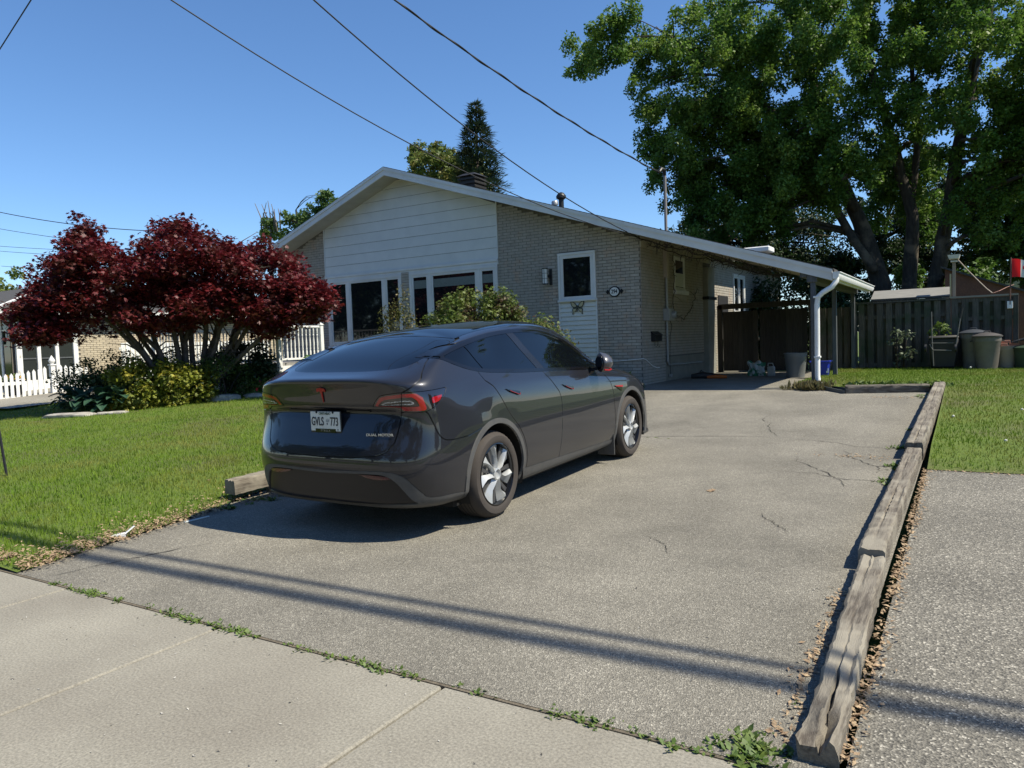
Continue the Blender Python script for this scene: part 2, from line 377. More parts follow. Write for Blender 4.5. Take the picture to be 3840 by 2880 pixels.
# ---- leaf litter, weeds
def chips(name,pts,s0,s1,mat,flat=.5):
    n=len(pts); P=np.asarray(pts,np.float32); a=rng.uniform(0,2*np.pi,n); s=rng.uniform(s0,s1,n)
    t=rng.uniform(-flat,flat,n)
    u=np.stack([np.cos(a)*np.cos(t),np.sin(a)*np.cos(t),np.sin(t)],1)*s[:,None]; t2=rng.uniform(-flat,flat,n)
    v=np.stack([-np.sin(a)*np.cos(t2),np.cos(a)*np.cos(t2),np.sin(t2)],1)*(s*rng.uniform(.3,.6,n))[:,None]
    V=np.concatenate([P-u,P+v,P+u,P-v]); V[:,2]+=0; i=np.arange(n); F=np.stack([i,i+n,i+2*n,i+3*n],1)
    return link(name,np_mesh(name,V,F),mat,kind='stuff')
M_chip=pm('dry_leaf',(.42,.31,.19),.8,(.27,.18,.11),40.,3.,.4,.6,fine=.35,finescale=60.,trans=.15)
M_weed=pm('weed_leaf',(.07,.13,.02),.6,(.12,.17,.03),20.,3.,trans=.25,fine=.3,finescale=40.)
pts=[]
for i in range(2600):
    y=2.56+abs(random.gauss(0,1.2)) if i%3 else random.uniform(2.56,6); x=ledge(y)+random.gauss(-.06,.07)+(.05 if y>4 else 0)
    if i%4==0: x=ledge(y)-abs(random.gauss(0,.22))
    pts.append((x,y,gz(y)+.02+max(0,(ledge(y)-x))*.15+random.uniform(0,.02)))
for i in range(1000):
    x=-6-random.random()**2*1.5; pts.append((x,2.56+random.random()*.16*(1+(-6-x)),.03+random.uniform(0,.02)))
for i in range(700):
    y=random.uniform(4.6,7.5); pts.append((-5.85+random.gauss(0,.05),y,gz(y)+.012+random.uniform(0,.02)))
chips('leaf_litter',pts,.008,.022,M_chip)
pts=[]
for i in range(1500):
    y=2.65+random.random()**1.2*5.4; x=-.39+abs(random.gauss(0,.035))
    if random.random()<.35+.65*abs(math.sin(y*2.3)): pts.append((x,y,gz(y)+.012+random.uniform(0,.015)))
for i in range(260):
    y=random.uniform(2.7,4.4); pts.append((-.60+random.gauss(0,.03),y,gz(y)+.012))
for i in range(300):
    x=random.uniform(-.3,3); pts.append((x,8.02+random.gauss(0,.03),gz(8.0)+.015))
for i in range(220):
    x=random.uniform(-2.2,-.6); y=random.choice([8.6,13.4])+random.gauss(0,.08); pts.append((random.gauss(-1.0,.25),y,gz(y)+.012))
chips('leaf_litter',pts,.008,.02,M_chip)
def tufts(name,spots,mat,nl=14,s=.05,up=.5,wd=.28):
    V=[];F=[]
    for (x,y,z,k) in spots:
        for i in range(int(nl*k)):
            a=random.uniform(0,6.283); e=random.uniform(.1,up)*1.5; L=s*k*random.uniform(.5,1.1); w2=L*wd*random.uniform(.7,1.2)
            ox=x+random.gauss(0,.02*k); oy=y+random.gauss(0,.02*k); d=Vector((math.cos(a)*math.cos(e),math.sin(a)*math.cos(e),math.sin(e))); sd=Vector((-math.sin(a),math.cos(a),0))
            p=Vector((ox,oy,z)); n=len(V); V+=[tuple(p),tuple(p+d*L*.55+sd*w2),tuple(p+d*L),tuple(p+d*L*.55-sd*w2)]; F.append((n,n+1,n+2,n+3))
    return link(name,np_mesh(name,V,F),mat,kind='stuff')
sp=[]
for x in np.arange(-5.2,-.45,.022):
    den=.5+.5*math.sin(x*5.1+1)+.4*math.sin(x*13.)
    if -4.9<x<-1.7: den+=.35
    if random.random()<den*.55: sp.append((x,2.527+random.gauss(0,.012),.0,random.uniform(.45,1.0)))
for i in range(26): sp.append((-.66+random.gauss(0,.07),2.62+random.gauss(0,.05),.0,random.uniform(.8,1.3)))
for i in range(14): sp.append((-.60+random.gauss(0,.02),random.choice([3.0,3.45,4.05,4.75,5.5,6.3]),.01,random.uniform(.5,1.1)))
for i in range(26):
    y=random.choice([7.3,8.1,8.2,9.2,10.4,13.6,13.7]); sp.append((-.66+random.gauss(0,.05),y+random.gauss(0,.1),gz(y),random.uniform(.8,1.5)))
for i in range(22): sp.append((random.uniform(-4.25,-3.3),9.27+random.gauss(0,.015),gz(9.3),random.uniform(.3,.6)))
for i in range(34): y=random.uniform(4.4,6.2); sp.append((-5.8+random.gauss(0,.06),y,gz(y),random.uniform(.8,1.7)))
for i in range(8): sp.append((-.34,4.75+random.gauss(0,.07),.02,.8))
tufts('weeds',sp,M_weed,18,.036,.6)
# clover strip by far timber and foot of the carport post
sp=[(random.uniform(-1.9,-.3),14.38+random.gauss(0,.1),gz(14.4)+.06,random.uniform(1.,1.9)) for i in range(110)]
tufts('weeds',sp,M_weed,9,.07,.9,.5)
M_dryweed=pm('dry_weed',(.10,.11,.035),.8,(.16,.12,.06),30.,3.,trans=.2)
sp=[(-2.5+random.gauss(0,.13),14.5+random.gauss(0,.1),gz(14.5),random.uniform(2.,3.6)) for i in range(55)]
tufts('weeds',sp,M_dryweed,12,.055,1.4,.12)
# dandelion clocks in the side lawn
M_seed=pm('dandelion_seed',(.6,.6,.55),.9)
for i,(x,y,h_,lb) in enumerate([(-.02,17.2,.17,'white dandelion clock on a tall stalk in front of the grey bins'),(-.2,10.9,.07,'pale dandelion clock low in the side lawn near the far timber'),
      (.55,11.6,.06,'round dandelion clock in the middle of the side lawn'),(.30,9.3,.06,'dandelion clock at the near corner of the side lawn')]):
    t=thing('dandelion',lb,'dandelion',(x,y,gz(y)+.05),'dandelion clocks in the side lawn')
    z=gz(y)+.05; MB().tube([(x,y,z),(x+.005,y,z+h_)],.003,5).add('stalk',M_weed,t)
    MB().lathe([(.001,-.018),(.013,-.012),(.018,0),(.013,.012),(.001,.018)],(x+.005,y,z+h_),8).add('seed_head',M_seed,t,smooth='all')
# litter
m=MB(); m.hexa([(-5.86,3.36,.045),(-5.80,3.30,.045),(-5.72,3.37,.045),(-5.78,3.42,.045),(-5.86,3.36,.055),(-5.80,3.30,.06),(-5.72,3.37,.075),(-5.78,3.42,.07)])
m.prism([(-5.79,3.40,.06),(-5.73,3.37,.07),(-5.70,3.43,.12),(-5.72,3.44,.12)],(.012,.004,0))
m.add('paper_scrap',M_white,label='crumpled white paper scrap on the leaf litter beside the lawn',cat='litter')
B(-5.74,3.9,.04,-5.722,4.14,.048).add('plastic_strip',pm('pale_plastic',(.6,.66,.66),.5),label='thin pale plastic strip on the driveway edge at the car shadow',cat='litter')
MB().prism([(-2.02,6.52,gz(6.5)+.006),(-1.97,6.48,gz(6.5)+.006),(-1.93,6.52,gz(6.5)+.02),(-1.97,6.56,gz(6.5)+.02)],(0,0,.003)).add('fallen_leaf',M_chip,label='single curled dry leaf lying on the asphalt beside the car',cat='leaf')
# broken white plastic bits by leaf litter handled; small stones on drive
pts=[]
for i in range(240): pts.append((random.uniform(-5,-.7),random.uniform(2.6,9),0))
pts=[(x,y,gz(y)+.01) for x,y,_ in pts]
pts+=[(random.uniform(-6,0),random.uniform(1.0,2.5),.003) for i in range(160)]
chips('grit',pts,.004,.010,pm('grit',(.06,.055,.05),.9,(.4,.38,.34),50.,2.,.48,.52))
# ================================================================ HOUSE
YH=15.3; XW=-6.07; YF=14.72; RX=-12.63; RZ=6.02; SR=.3255; SLF=.37
def roofz(x): return RZ-(SR*(x-RX) if x>RX else SLF*(RX-x))
house=thing('bungalow','grey brick bungalow with white gable siding and attached carport','house',(-10,YH,.44))
XL=-17.3; EX=-2.12; EXL=-17.9
# masonry backing (mortar)
def wallpoly(pts,off,name,mat): return MB().prism(pts,off).add(name,mat,house)
wallpoly([(XL,YH,.2),(XW-.0,YH,.2),(XW-.0,YH,roofz(XW)-.2),(RX,YH,RZ-.2),(XL,YH,roofz(XL)-.2)],(0,.25,0),'wall',M_mortar)
MB().box(XW-.25,YH+.25,.2,XW,29.,roofz(XW)-.2).add('wall',M_mortar,house)
MB().box(XL,YH+.25,.2,XL+.25,29.,roofz(XL)-.2).add('wall',M_mortar,house)
MB().prism([(XL,29,.2),(XW,29,.2),(XW,29,roofz(XW)-.2),(RX,29,RZ-.2),(XL,29,roofz(XL)-.2)],(0,.25,0)).add('wall',M_mortar,house)
# bricks
CH=.0678; BL=.2135; BH=CH-.010; PR=.012
open_f=[(-15.37,-9.69,1.36,9.),(-8.06,-7.11,.3,3.47)]         # windows + siding, small window + siding below
cand=[]   # (dist, x,y,z,len,axis)
def rows(face,a0,a1,z0,z1f,openings,tag):
    nz=0; z=z0
    while z+CH<=z1f('max')+.001:
        iv=[(a0,a1)]
        for (b0,b1,c0,c1) in openings:
            if z+CH*.5>c0 and z+CH*.5<c1:
                ni=[]
                for p,q in iv:
                    if b1<=p or b0>=q: ni.append((p,q))
                    else:
                        if b0>p: ni.append((p,b0))
                        if b1<q: ni.append((b1,q))
                iv=ni
        for p,q in iv:
            k0=math.floor((p-a0)/BL)-1; off=(BL/2 if nz%2 else 0)
            k=k0
            while a0+k*BL+off<q:
                s=max(p,a0+k*BL+off)+.004; e=min(q,a0+(k+1)*BL+off)-.005; k+=1
                if e-s<.03: continue
                if z+CH>z1f((s+e)/2): continue
                cand.append((face,(s+e)/2,z+CH/2,e-s))
        z+=CH; nz+=1
rows('F',XL,XW,.44,lambda a: 5.9 if a=='max' else roofz(a)-.22,open_f,'f')
Zs=roofz(XW)-.28
rows('S',YH,20.0,.44,lambda a:Zs,[(17.42,18.18,2.53,3.42),(16.7,20.0,.3,1.02),(19.68,20.0,.3,3.4)],'s')
rows('S',20.0,20.9,.44,lambda a:Zs,[(20.0,20.3,.3,3.4)],'s')
rows('S',20.9,28.85,2.0,lambda a:Zs,[(22.6,23.9,2.1,3.3)],'s')
camp=Vector((0,0,1.47))
items=[]
for face,a,z,l in cand:
    pos=Vector((a,YH-PR/2+.0005,z)) if face=='F' else Vector((XW+PR/2-.0005,a,z))
    size=l/(pos-camp).length*(.72 if face=='F' else .45)
    items.append((face,pos,l,size))
def hid(face,p):  # hidden by the car or the maple
    if face=='F' and p.x<-8.3 : return True
    if face=='F' and p.z<1.0 and p.x<-6.6: return True
    if face=='S' and p.y>20: return True
    return False
items.sort(key=lambda q:(hid(q[0],q[1]),-q[3]))
bm_cache={}
def brickmesh(face,l):
    k=(face,round(l,2))
    if k not in bm_cache:
        l2=l
        m=MB()
        if face=='F': m.box(-l2/2,-PR/2-.002,-BH/2,l2/2,PR/2,BH/2)
        else: m.box(-PR/2,-l2/2,-BH/2,PR/2+.002,l2/2,BH/2)
        me=m.mesh('brick',bev=.003); me.materials.append(M_brick); bm_cache[k]=me
    return bm_cache[k]
def piece(me,loc,parent,name):
    o=bpy.data.objects.new(name,me); COL.objects.link(o); o.parent=parent
    o.matrix_parent_inverse=WM[parent.name].inverted(); o.location=loc; WM[o.name]=Matrix.Identity(4); return o
for f,p,l,_ in items[:290]: piece(brickmesh(f,l),p,house,'brick')
m=MB()
for f,p,l,_ in items[290:]:
    j=random.uniform(-.0015,.002)
    if f=='F': m.box(p.x-l/2,p.y-PR/2-.002+j,p.z-BH/2,p.x+l/2,p.y+PR/2,p.z+BH/2)
    else: m.box(p.x-PR/2,p.y-l/2,p.z-BH/2,p.x+PR/2+.002+j,p.y+l/2,p.z+BH/2)
m.add('brick',M_brick,house,kind='stuff')
# foundation parging on the side
M_parge=pm('parging',(.24,.225,.185),.9,(.19,.18,.15),4.,5.)
B(XW-.002,16.7,.2,XW+.022,20.0,1.02).add('foundation',M_parge,house)
# gable siding boards (clipped by the rake)
bh=.262; z=3.51
while z<5.82:
    zt=min(z+bh-.007,5.80); 
    def xr(zz): return (max(-15.37,RX-(RZ-.2-zz)/SLF),min(-9.69,RX+(RZ-.2-zz)/SR))
    a0,a1=xr(z); b0,b1=xr(zt)
    if a1-a0>.2:
        pts=[(a0,YH-.02,z),(a1,YH-.02,z),(b1,YH-.012,zt),(b0,YH-.012,zt)]
        q=[(a0,YH,z),(a1,YH,z),(b1,YH,zt),(b0,YH,zt)]
        MB().hexa([pts[0],pts[1],q[1],q[0],pts[3],pts[2],q[2],q[3]]).add('siding_board',M_vinyl,house)
    z+=bh
B(-15.385,YH-.016,3.51,-9.675,YH-.001,5.7).v
MB().prism([(-15.37,YH-.002,3.5),(-9.69,YH-.002,3.5),(-9.69,YH-.002,4.82),(RX,YH-.002,5.78),(-15.37,YH-.002,4.78)],(0,-.004,0)).add('siding_backing',M_dark,house)
B(-15.40,YH-.028,3.42,-15.37,YH,4.85).add('corner_trim',M_vinyl,house)
B(-9.69,YH-.028,3.42,-9.66,YH,4.88).add('corner_trim',M_vinyl,house)
m=MB(); m.box(-15.40,YH-.055,3.44,-9.66,YH,3.505); m.box(-15.40,YH-.035,3.37,-9.66,YH,3.44); m.add('head_trim',M_trim,house,bev=.006)
# siding below small window
z=.5
while z<2.34:
    MB().hexa([(-8.03,YH-.026,z),(-7.13,YH-.026,z),(-7.13,YH,z),(-8.03,YH,z),(-8.03,YH-.006,z+.098),(-7.13,YH-.006,z+.098),(-7.13,YH,z+.098),(-8.03,YH,z+.098)]).add('siding_board',pm('cream_siding',(.64,.63,.56),.5,(.58,.575,.52),3.),house); z+=.102
B(-8.06,YH-.03,.45,-8.03,YH,2.36).add('corner_trim',M_trim,house); B(-7.13,YH-.03,.45,-7.10,YH,2.36).add('corner_trim',M_trim,house)
# windows
M_blind=pm('window_blind',(.16,.19,.18),.8,(.14,.17,.16),30.,2.)
M_curt=pm('frosted_pane',(.5,.52,.5),.5)
def window(face,a0,a1,z0,z1,mull,fw=.075,blind=None,sub=.045,depth=.05,curt=None):
    def bx(m,p,q,r,s,y0,y1):
        if face=='F': m.box(p,YH-y1,r,q,YH-y0,s)
        else: m.box(XW+y0,p,r,XW+y1,q,s)
    m=MB()
    bx(m,a0,a1,z1-fw,z1,.0,depth); bx(m,a0-.02,a1+.02,z0,z0+fw*.8,.0,depth+.02)
    bx(m,a0,a0+fw,z0+fw*.8,z1-fw,.0,depth); bx(m,a1-fw,a1,z0+fw*.8,z1-fw,.0,depth)
    for c in mull: bx(m,c-.05,c+.05,z0+fw*.8,z1-fw,.0,depth-.004)
    f=m.add('window_frame',M_trim,house,bev=.006)
    edges=[a0+fw]+[x for c in mull for x in (c-.05,c+.05)]+[a1-fw]
    for i in range(0,len(edges),2):
        p,q=edges[i],edges[i+1]; lo=z0+fw*.8; hi=z1-fw; m=MB()
        bx(m,p,q,hi-sub,hi,.0,depth-.014); bx(m,p,q,lo,lo+sub,.0,depth-.014); bx(m,p,p+sub,lo+sub,hi-sub,.0,depth-.014); bx(m,q-sub,q,lo+sub,hi-sub,.0,depth-.014)
        m.add('sash',M_trim,f,bev=.004)
        m=MB(); bx(m,p+sub,q-sub,lo+sub,hi-sub,.001,min(.014,depth*.3)); 
        pane=m.add('pane',M_glass if not curt else M_curt,f)
        if curt: m=MB(); bx(m,p+sub,q-sub,lo+sub,hi-sub,.016,.019)
        if blind:
            m=MB(); k=blind[0]
            while k<blind[1]: bx(m,p+sub+.01,q-sub-.01,k,k+.02,.0145,.0175); k+=.023
            m.add('blind',M_blind,f)
    return f
window('F',-15.30,-12.66,1.57,3.37,[-14.55,-13.255])
window('F',-12.40,-9.69,1.57,3.37,[-11.74,-10.245],blind=(2.955,3.15),sub=.055)
B(-15.36,YH-.03,1.42,-15.30,YH,3.37).add('corner_trim',M_trim,house); B(-12.66,YH-.06,1.45,-12.58,YH,3.40).v
m=MB()
z=1.45; k=0
while z<3.4: m.box(-12.655,YH-PR-.03,z,-12.405,YH,z+BH); z+=CH
m.add('brick_pier',M_brick,house,kind='stuff')
m=MB()   # apron bricks below windows
nz=0; z=.44
cnt=[]
while z<1.40:
    x=-15.37+(BL/2 if nz%2 else 0)
    while x<-9.8: m.box(x+.005,YH-PR,z,x+BL-.005,YH,z+BH); x+=BL
    z+=CH; nz+=1
m.add('brick',M_brick,house,kind='stuff')
B(-15.37,YH-.07,1.39,-9.66,YH,1.57).add('window_sill',M_trim,house,bev=.01)
window('F',-8.05,-7.11,2.36,3.47,[],fw=.06,sub=.07)
window('S',17.42,18.18,2.60,3.42,[],fw=.05,sub=.045,depth=.030)
B(XW+.0092,17.53,2.70,XW+.012,18.07,3.02).add('curtain',M_curt,house)
B(XW,17.35,2.50,XW+.10,18.25,2.60).add('window_sill',M_trim,house,bev=.01)
B(XW,17.35,2.40,XW+.035,18.3,2.497).add('window_sill',M_brick,house)
# shallow bricked pilaster/white column by the side door
B(XW,19.68,.44,XW+.14,20.3,3.3).add('column',pm('cream_paint',(.27,.27,.24),.6,(.22,.22,.19),6.),house,bev=.01)
B(XW,19.62,2.44,XW+.18,20.36,2.52).add('column_collar',M_dark,house)
m=MB(); z=.5
B(XW,21.0,.5,XW+.03,22.0,2.6).add('side_door',pm('dark_door',(.02,.02,.022),.6),house)
window('S',22.6,23.9,2.1,3.3,[23.25],fw=.07,sub=.05)
# roof deck & shingles
def slab(x0,x1,y0,y1,t,name,mat,dz=0.):
    z0=roofz(x0)+dz; z1=roofz(x1)+dz
    return MB().hexa([(x0,y0,z0-t),(x1,y0,z1-t),(x1,y1,z1-t),(x0,y1,z0-t),(x0,y0,z0),(x1,y0,z1),(x1,y1,z1),(x0,y1,z0)]).add(name,mat,house)
slab(RX,EX,YF+.03,20.5,.05,'roof',M_shingle); slab(RX,-5.5,20.5,30,.05,'roof',M_shingle); slab(EXL,RX,YF+.03,30,.05,'roof',M_shingle)
# shingle courses: visible only at the rake edge and eave, so only edge tabs
m=MB()
x=RX
while x<EX-.1:
    x2=min(EX+.02,x+.14); m.hexa([(x,YF-.015,roofz(x)+.002),(x2,YF-.015,roofz(x2)-.0),(x2,YF+.5,roofz(x2)-.0),(x,YF+.5,roofz(x)+.002),(x,YF-.015,roofz(x)+.01),(x2,YF-.015,roofz(x2)+.014),(x2,YF+.5,roofz(x2)+.014),(x,YF+.5,roofz(x)+.01)]); x+=.14
x=RX
while x>EXL+.1:
    x2=x-.14; m.hexa([(x2,YF-.015,roofz(x2)),(x,YF-.015,roofz(x)+.002),(x,YF+.5,roofz(x)+.002),(x2,YF+.5,roofz(x2)),(x2,YF-.015,roofz(x2)+.014),(x,YF-.015,roofz(x)+.01),(x,YF+.5,roofz(x)+.01),(x2,YF+.5,roofz(x2)+.014)]); x-=.14
m.add('roof_edge_shingles',M_shingle,house,kind='stuff')
# rake fascia: two stepped boards each side
def rake(x0,x1,dz0,dz1,y0,y1,name='rake_fascia'):
    z0=roofz(x0); z1=roofz(x1)
    MB().hexa([(x0,y0,z0-dz1),(x1,y0,z1-dz1),(x1,y1,z1-dz1),(x0,y1,z0-dz1),(x0,y0,z0-dz0),(x1,y0,z1-dz0),(x1,y1,z1-dz0),(x0,y1,z0-dz0)]).add(name,M_trim,house)
rake(RX,EX-.03,.002,.075,YF-.022,YF+.03); rake(RX,EX-.03,.075,.205,YF-.003,YF+.03)
rake(EXL,RX-.001,.002,.075,YF-.022,YF+.03); rake(EXL,RX-.001,.075,.205,YF-.003,YF+.03)
# gable overhang soffit panels and carport ceiling boards
M_soff=pm('soffit',(.42,.41,.38),.6,(.38,.37,.34),3.)
M_ceil=pm('carport_ceiling',(.44,.37,.27),.7,(.36,.30,.21),4.,5.,.35,.65,stretch=(.6,8,8))
x=EXL
while x<XW:
    x2=min(x+.30,XW) if x<RX-.3 or x>=RX else min(x+.30,RX)
    z0=roofz(x)-.20; z1=roofz(x2-.008)-.20
    MB().hexa([(x,YF+.03,z0),(x2-.008,YF+.03,z1),(x2-.008,YH,z1),(x,YH,z0),(x,YF+.03,z0+.012),(x2-.008,YF+.03,z1+.012),(x2-.008,YH,z1+.012),(x,YH,z0+.012)]).add('soffit_panel',M_soff,house)
    x=x2
y=YF+.03
while y<20.4:
    y2=min(y+.28,20.45); a=XW if y2>YH else XW; z0=roofz(a)-.20; z1=roofz(EX-.06)-.20
    MB().hexa([(a,y,z0),(EX-.06,y,z1),(EX-.06,y2-.012,z1),(a,y2-.012,z0),(a,y,z0+.015),(EX-.06,y,z1+.015),(EX-.06,y2-.012,z1+.015),(a,y2-.012,z0+.015)]).add('ceiling_board',M_ceil,house); y+=.28
B(XW,YH,roofz(XW)-.45,XW+.03,20.4,roofz(XW)-.205).add('frieze_board',pm('frieze',(.40,.36,.30),.7,(.33,.30,.25),4.),house)
# eave fascia & gutter
B(EX-.05,YF+.03,roofz(EX)-.20,EX-.02,20.5,roofz(EX)-.05).add('eave_fascia',M_trim,house)
gx=EX-.02; gzz=roofz(EX)-.045
prof=[(0,0),(0,-.125),(.075,-.125),(.105,-.075),(.105,-.03),(.125,-.012),(.125,0),(.115,0),(.115,-.008),(.097,-.025),(.097,-.07),(.068,-.117),(.008,-.117),(.008,0)]
MB().prism([(gx+a,YF-.02,gzz+b) for a,b in prof],(0,5.7,0)).add('gutter',M_white,house,smooth=True)
MB().prism([(gx+a,YF-.03,gzz+b) for a,b in prof[:7]],(0,.012,0)).add('gutter_end_cap',M_white,house)
px=-2.415; py=YF-.02
dp=[(gx+.055,YF+.05,gzz-.11),(gx+.055,YF+.03,gzz-.16),(gx-.02,YF,gzz-.27),(gx-.17,py+.0,gzz-.36),(px+.02,py+.0,gzz-.44),(px,py,gzz-.58),(px,py,1.6),(px-.005,py,.66),(px+.015,py-.02,.55),(px+.07,py-.05,.485),(px+.16,py-.10,.455)]
MB().tube(dp,.047,10).add('downspout',M_white,house,smooth=True)
for z in (1.0,2.1): B(px-.055,py-.052,z,px+.055,py+.06,z+.035).add('downspout_strap',M_white,house,bev=.004)
# carport posts and beam
for (x,y,lb) in ((-2.50,YF+.13,None),(-2.55,17.70,None),(-2.53,20.55,None)):
    B(x-.045,y-.045,.40,x+.045,y+.045,2.42).add('carport_post',M_post,house,bev=.006)
B(-2.60,YF+.05,2.40,-2.42,20.6,2.545).add('carport_beam',M_post,house,bev=.006)
B(-2.72,YF+.04,2.50,-2.60,20.6,2.62).add('carport_beam',M_post,house,bev=.006)
B(-2.56,YF+.07,.40,-2.44,YF+.19,.56).add('post_base',M_steel,house,bev=.004)
# chimney with dark louvred cap
M_chim=pm('chimney_metal',(.010,.009,.009),.6,(.016,.014,.013),9.)
cx0,cy0=-12.3,18.2; 
ch=thing('chimney_box','dark metal louvred chimney on the roof near the ridge in front of the spruce','chimney',(cx0,cy0,5.9))
zc=roofz(cx0)-.1
# seen size about 1.0 m wide
for k in range(3): B(cx0-.30,cy0-.30,zc+.13+.12*k,cx0+.30,cy0+.30,zc+.20+.12*k).add('louvre',M_chim,ch,bev=.01)
B(cx0-.25,cy0-.25,zc-.2,cx0+.25,cy0+.25,zc+.48).add('casing',M_chim,ch)
MB().hexa([(cx0-.35,cy0-.35,zc+.48),(cx0+.35,cy0-.35,zc+.48),(cx0+.35,cy0+.35,zc+.48),(cx0-.35,cy0+.35,zc+.48),(cx0-.18,cy0-.18,zc+.58),(cx0+.18,cy0-.18,zc+.58),(cx0+.18,cy0+.18,zc+.58),(cx0-.18,cy0+.18,zc+.58)]).add('cap',M_chim,ch,bev=.01)
def vent(x,y,h,r,mat,label,cap):
    z=roofz(x)-.1; t=thing('roof_vent',label,'roof vent',(x,y,z),'vents on the roof slope')
    MB().lathe([(r,0),(r,h)],(x,y,z),14).add('pipe',mat,t,smooth=True)
    MB().lathe(cap,(x,y,z+h),14).add('cap',mat,t,smooth=True); MB().lathe([(r*2.2,0),(r*1.1,.08)],(x,y,z+.08),14).add('flashing',mat,t,smooth=True)
vent(-9.15,17.3,.20,.065,M_steel,'short shiny steel roof vent left of the black pipe vent','' or [(.085,.0),(.085,.08),(.07,.10)])
vent(-8.86,17.1,.36,.065,M_dark,'tall black roof vent with octagonal cowl','' or [(.07,0),(.125,.04),(.125,.10),(.07,.17),(.02,.19)])
B(-4.35,17.0,roofz(-4.2)+.0,-3.75,17.5,roofz(-4.2)+.12).add('skylight',M_white,house,bev=.02)
# utility mast
mast=thing('service_mast','steel electrical service mast rising through the carport roof','mast',(-6.0,16.72,3.6))
MB().tube([(-5.99,16.75,3.3),(-5.99,16.75,5.18)],.035,10).add('pipe',pm('mast_grey',(.22,.20,.19),.6),mast,smooth=True)
MB().tube([(-5.99,16.75,5.18),(-5.99,16.72,5.3),(-6.03,16.62,5.32),(-6.05,16.55,5.24)],[.035,.05,.05,.04],10).add('weatherhead',M_dark,mast,smooth=True)
# wall items
M_cond=pm('conduit_grey',(.33,.34,.33),.5,(.27,.28,.28),7.)
em=thing('electric_meter','grey electric meter box with round glass meter and conduit on the side wall','electric meter',(XW,16.8,2.))
MB().tube([(XW+.06,16.75,3.45),(XW+.06,16.75,2.12)],.03,10).add('conduit',M_cond,em,smooth=True)
B(XW+.012,16.68,2.85,XW+.11,16.83,3.5).add('conduit_cover',pm('tan_board',(.36,.32,.27),.7),em,bev=.006)
B(XW+.012,16.60,1.86,XW+.17,16.92,2.14).add('meter_box',M_cond,em,bev=.012)
MB().lathe([(.085,0),(.085,.07),(.075,.10),(.02,.115)],(0,0,0),18).add('meter_glass',pm('meter_glass',(.25,.27,.27),.08),em,smooth=True,xf=Matrix.Translation((XW+.16,16.80,2.0))@Matrix.Rotation(R(90),4,'Y'))
MB().tube([(XW+.06,16.72,1.86),(XW+.06,16.72,.92),(XW+.06,16.80,.84),(XW+.05,17.3,.83),(XW+.05,19.3,.80)],.027,10).add('conduit',M_cond,em,smooth=True)
MB().tube([(XW+.10,16.83,1.86),(XW+.12,16.88,1.74),(XW+.09,16.82,1.5),(XW+.08,16.80,.9),(XW+.08,16.82,.55)],.008,6).add('cable',M_dark,em,smooth=True)
B(XW+.05,16.79,.56,XW+.11,16.86,.62).add('socket',M_steel,em)
mb=thing('mailbox','small black wall mailbox with scroll brackets beside the meter pipe','mailbox',(XW,16.0,1.5))
MB().prism([(XW+.012,15.80,1.40),(XW+.12,15.80,1.40),(XW+.12,15.80,1.53),(XW+.012,15.80,1.60)],(0,.42,0)).add('box',M_dark,mb,bev=.006)
MB().prism([(XW+.012,15.78,1.605),(XW+.14,15.78,1.52),(XW+.14,15.78,1.54),(XW+.012,15.78,1.625)],(0,.46,0)).add('lid',M_dark,mb)
for yy in (15.92,16.10): MB().tube([(XW+.06,yy,1.40),(XW+.05,yy+.01,1.30),(XW+.07,yy+.05,1.27),(XW+.09,yy+.06,1.31)],.006,6).add('bracket',M_dark,mb,smooth=True)
wl=thing('wall_lamp','black wall lantern with white glass between the large windows and the small window','wall lamp',(-8.33,YH,2.97))
B(-8.28,YH-.035,2.77,-8.21,YH-.012,3.14).add('backplate',M_dark,wl,bev=.004)
MB().lathe([(.058,0),(.058,.33)],(-8.35,YH-.11,2.81),14).add('glass_shade',pm('opal_glass',(.62,.63,.60),.3),wl,smooth=True)
m=MB()
for zz in (2.79,3.14): m.lathe([(.066,0),(.066,.022)],(-8.35,YH-.11,zz),14)
for zz in (2.92,3.04): m.lathe([(.064,0),(.064,.008)],(-8.35,YH-.11,zz),14)
for a in (-50,10): t=R(a-90); m.tube([(-8.35+.064*math.cos(t),YH-.11+.064*math.sin(t),2.8),(-8.35+.064*math.cos(t),YH-.11+.064*math.sin(t),3.15)],.005,5)
m.box(-8.35,YH-.10,2.95,-8.24,YH-.03,3.0)
m.add('cage',M_dark,wl,smooth=True)
# oval house number
hn=thing('house_number_sign','oval white house number plaque reading 294 with dark scroll ends','sign',(-6.67,YH,2.52))
rot=Matrix.Translation((-6.67,YH-.014,2.52))@Matrix.Rotation(R(90),4,'X')
MB().lathe([(.135,0),(.135,.018),(.128,.024)],(0,0,0),32,1.,.88).add('rim',M_dark,hn,smooth=True,xf=rot)
MB().lathe([(.105,.02),(.105,.027)],(0,0,0),32,1.,.88).add('plate',pm('plaque_white',(.66,.66,.62),.5),hn,smooth=True,xf=rot)
for s in (-1,1):
    m=MB()
    for dx,dz,r in ((.145,0,.03),(.165,.028,.02),(.165,-.028,.02),(.185,0,.02)): m.lathe([(r,0),(r,.016)],(s*dx,dz,0),10)
    m.add('scroll',M_dark,hn,smooth=True,xf=rot)
tm=textmesh('294',.125,.003,.0015,.78); tm.transform(rot@Matrix.Translation((0,0,.030))); link('numerals',tm,M_dark,hn)
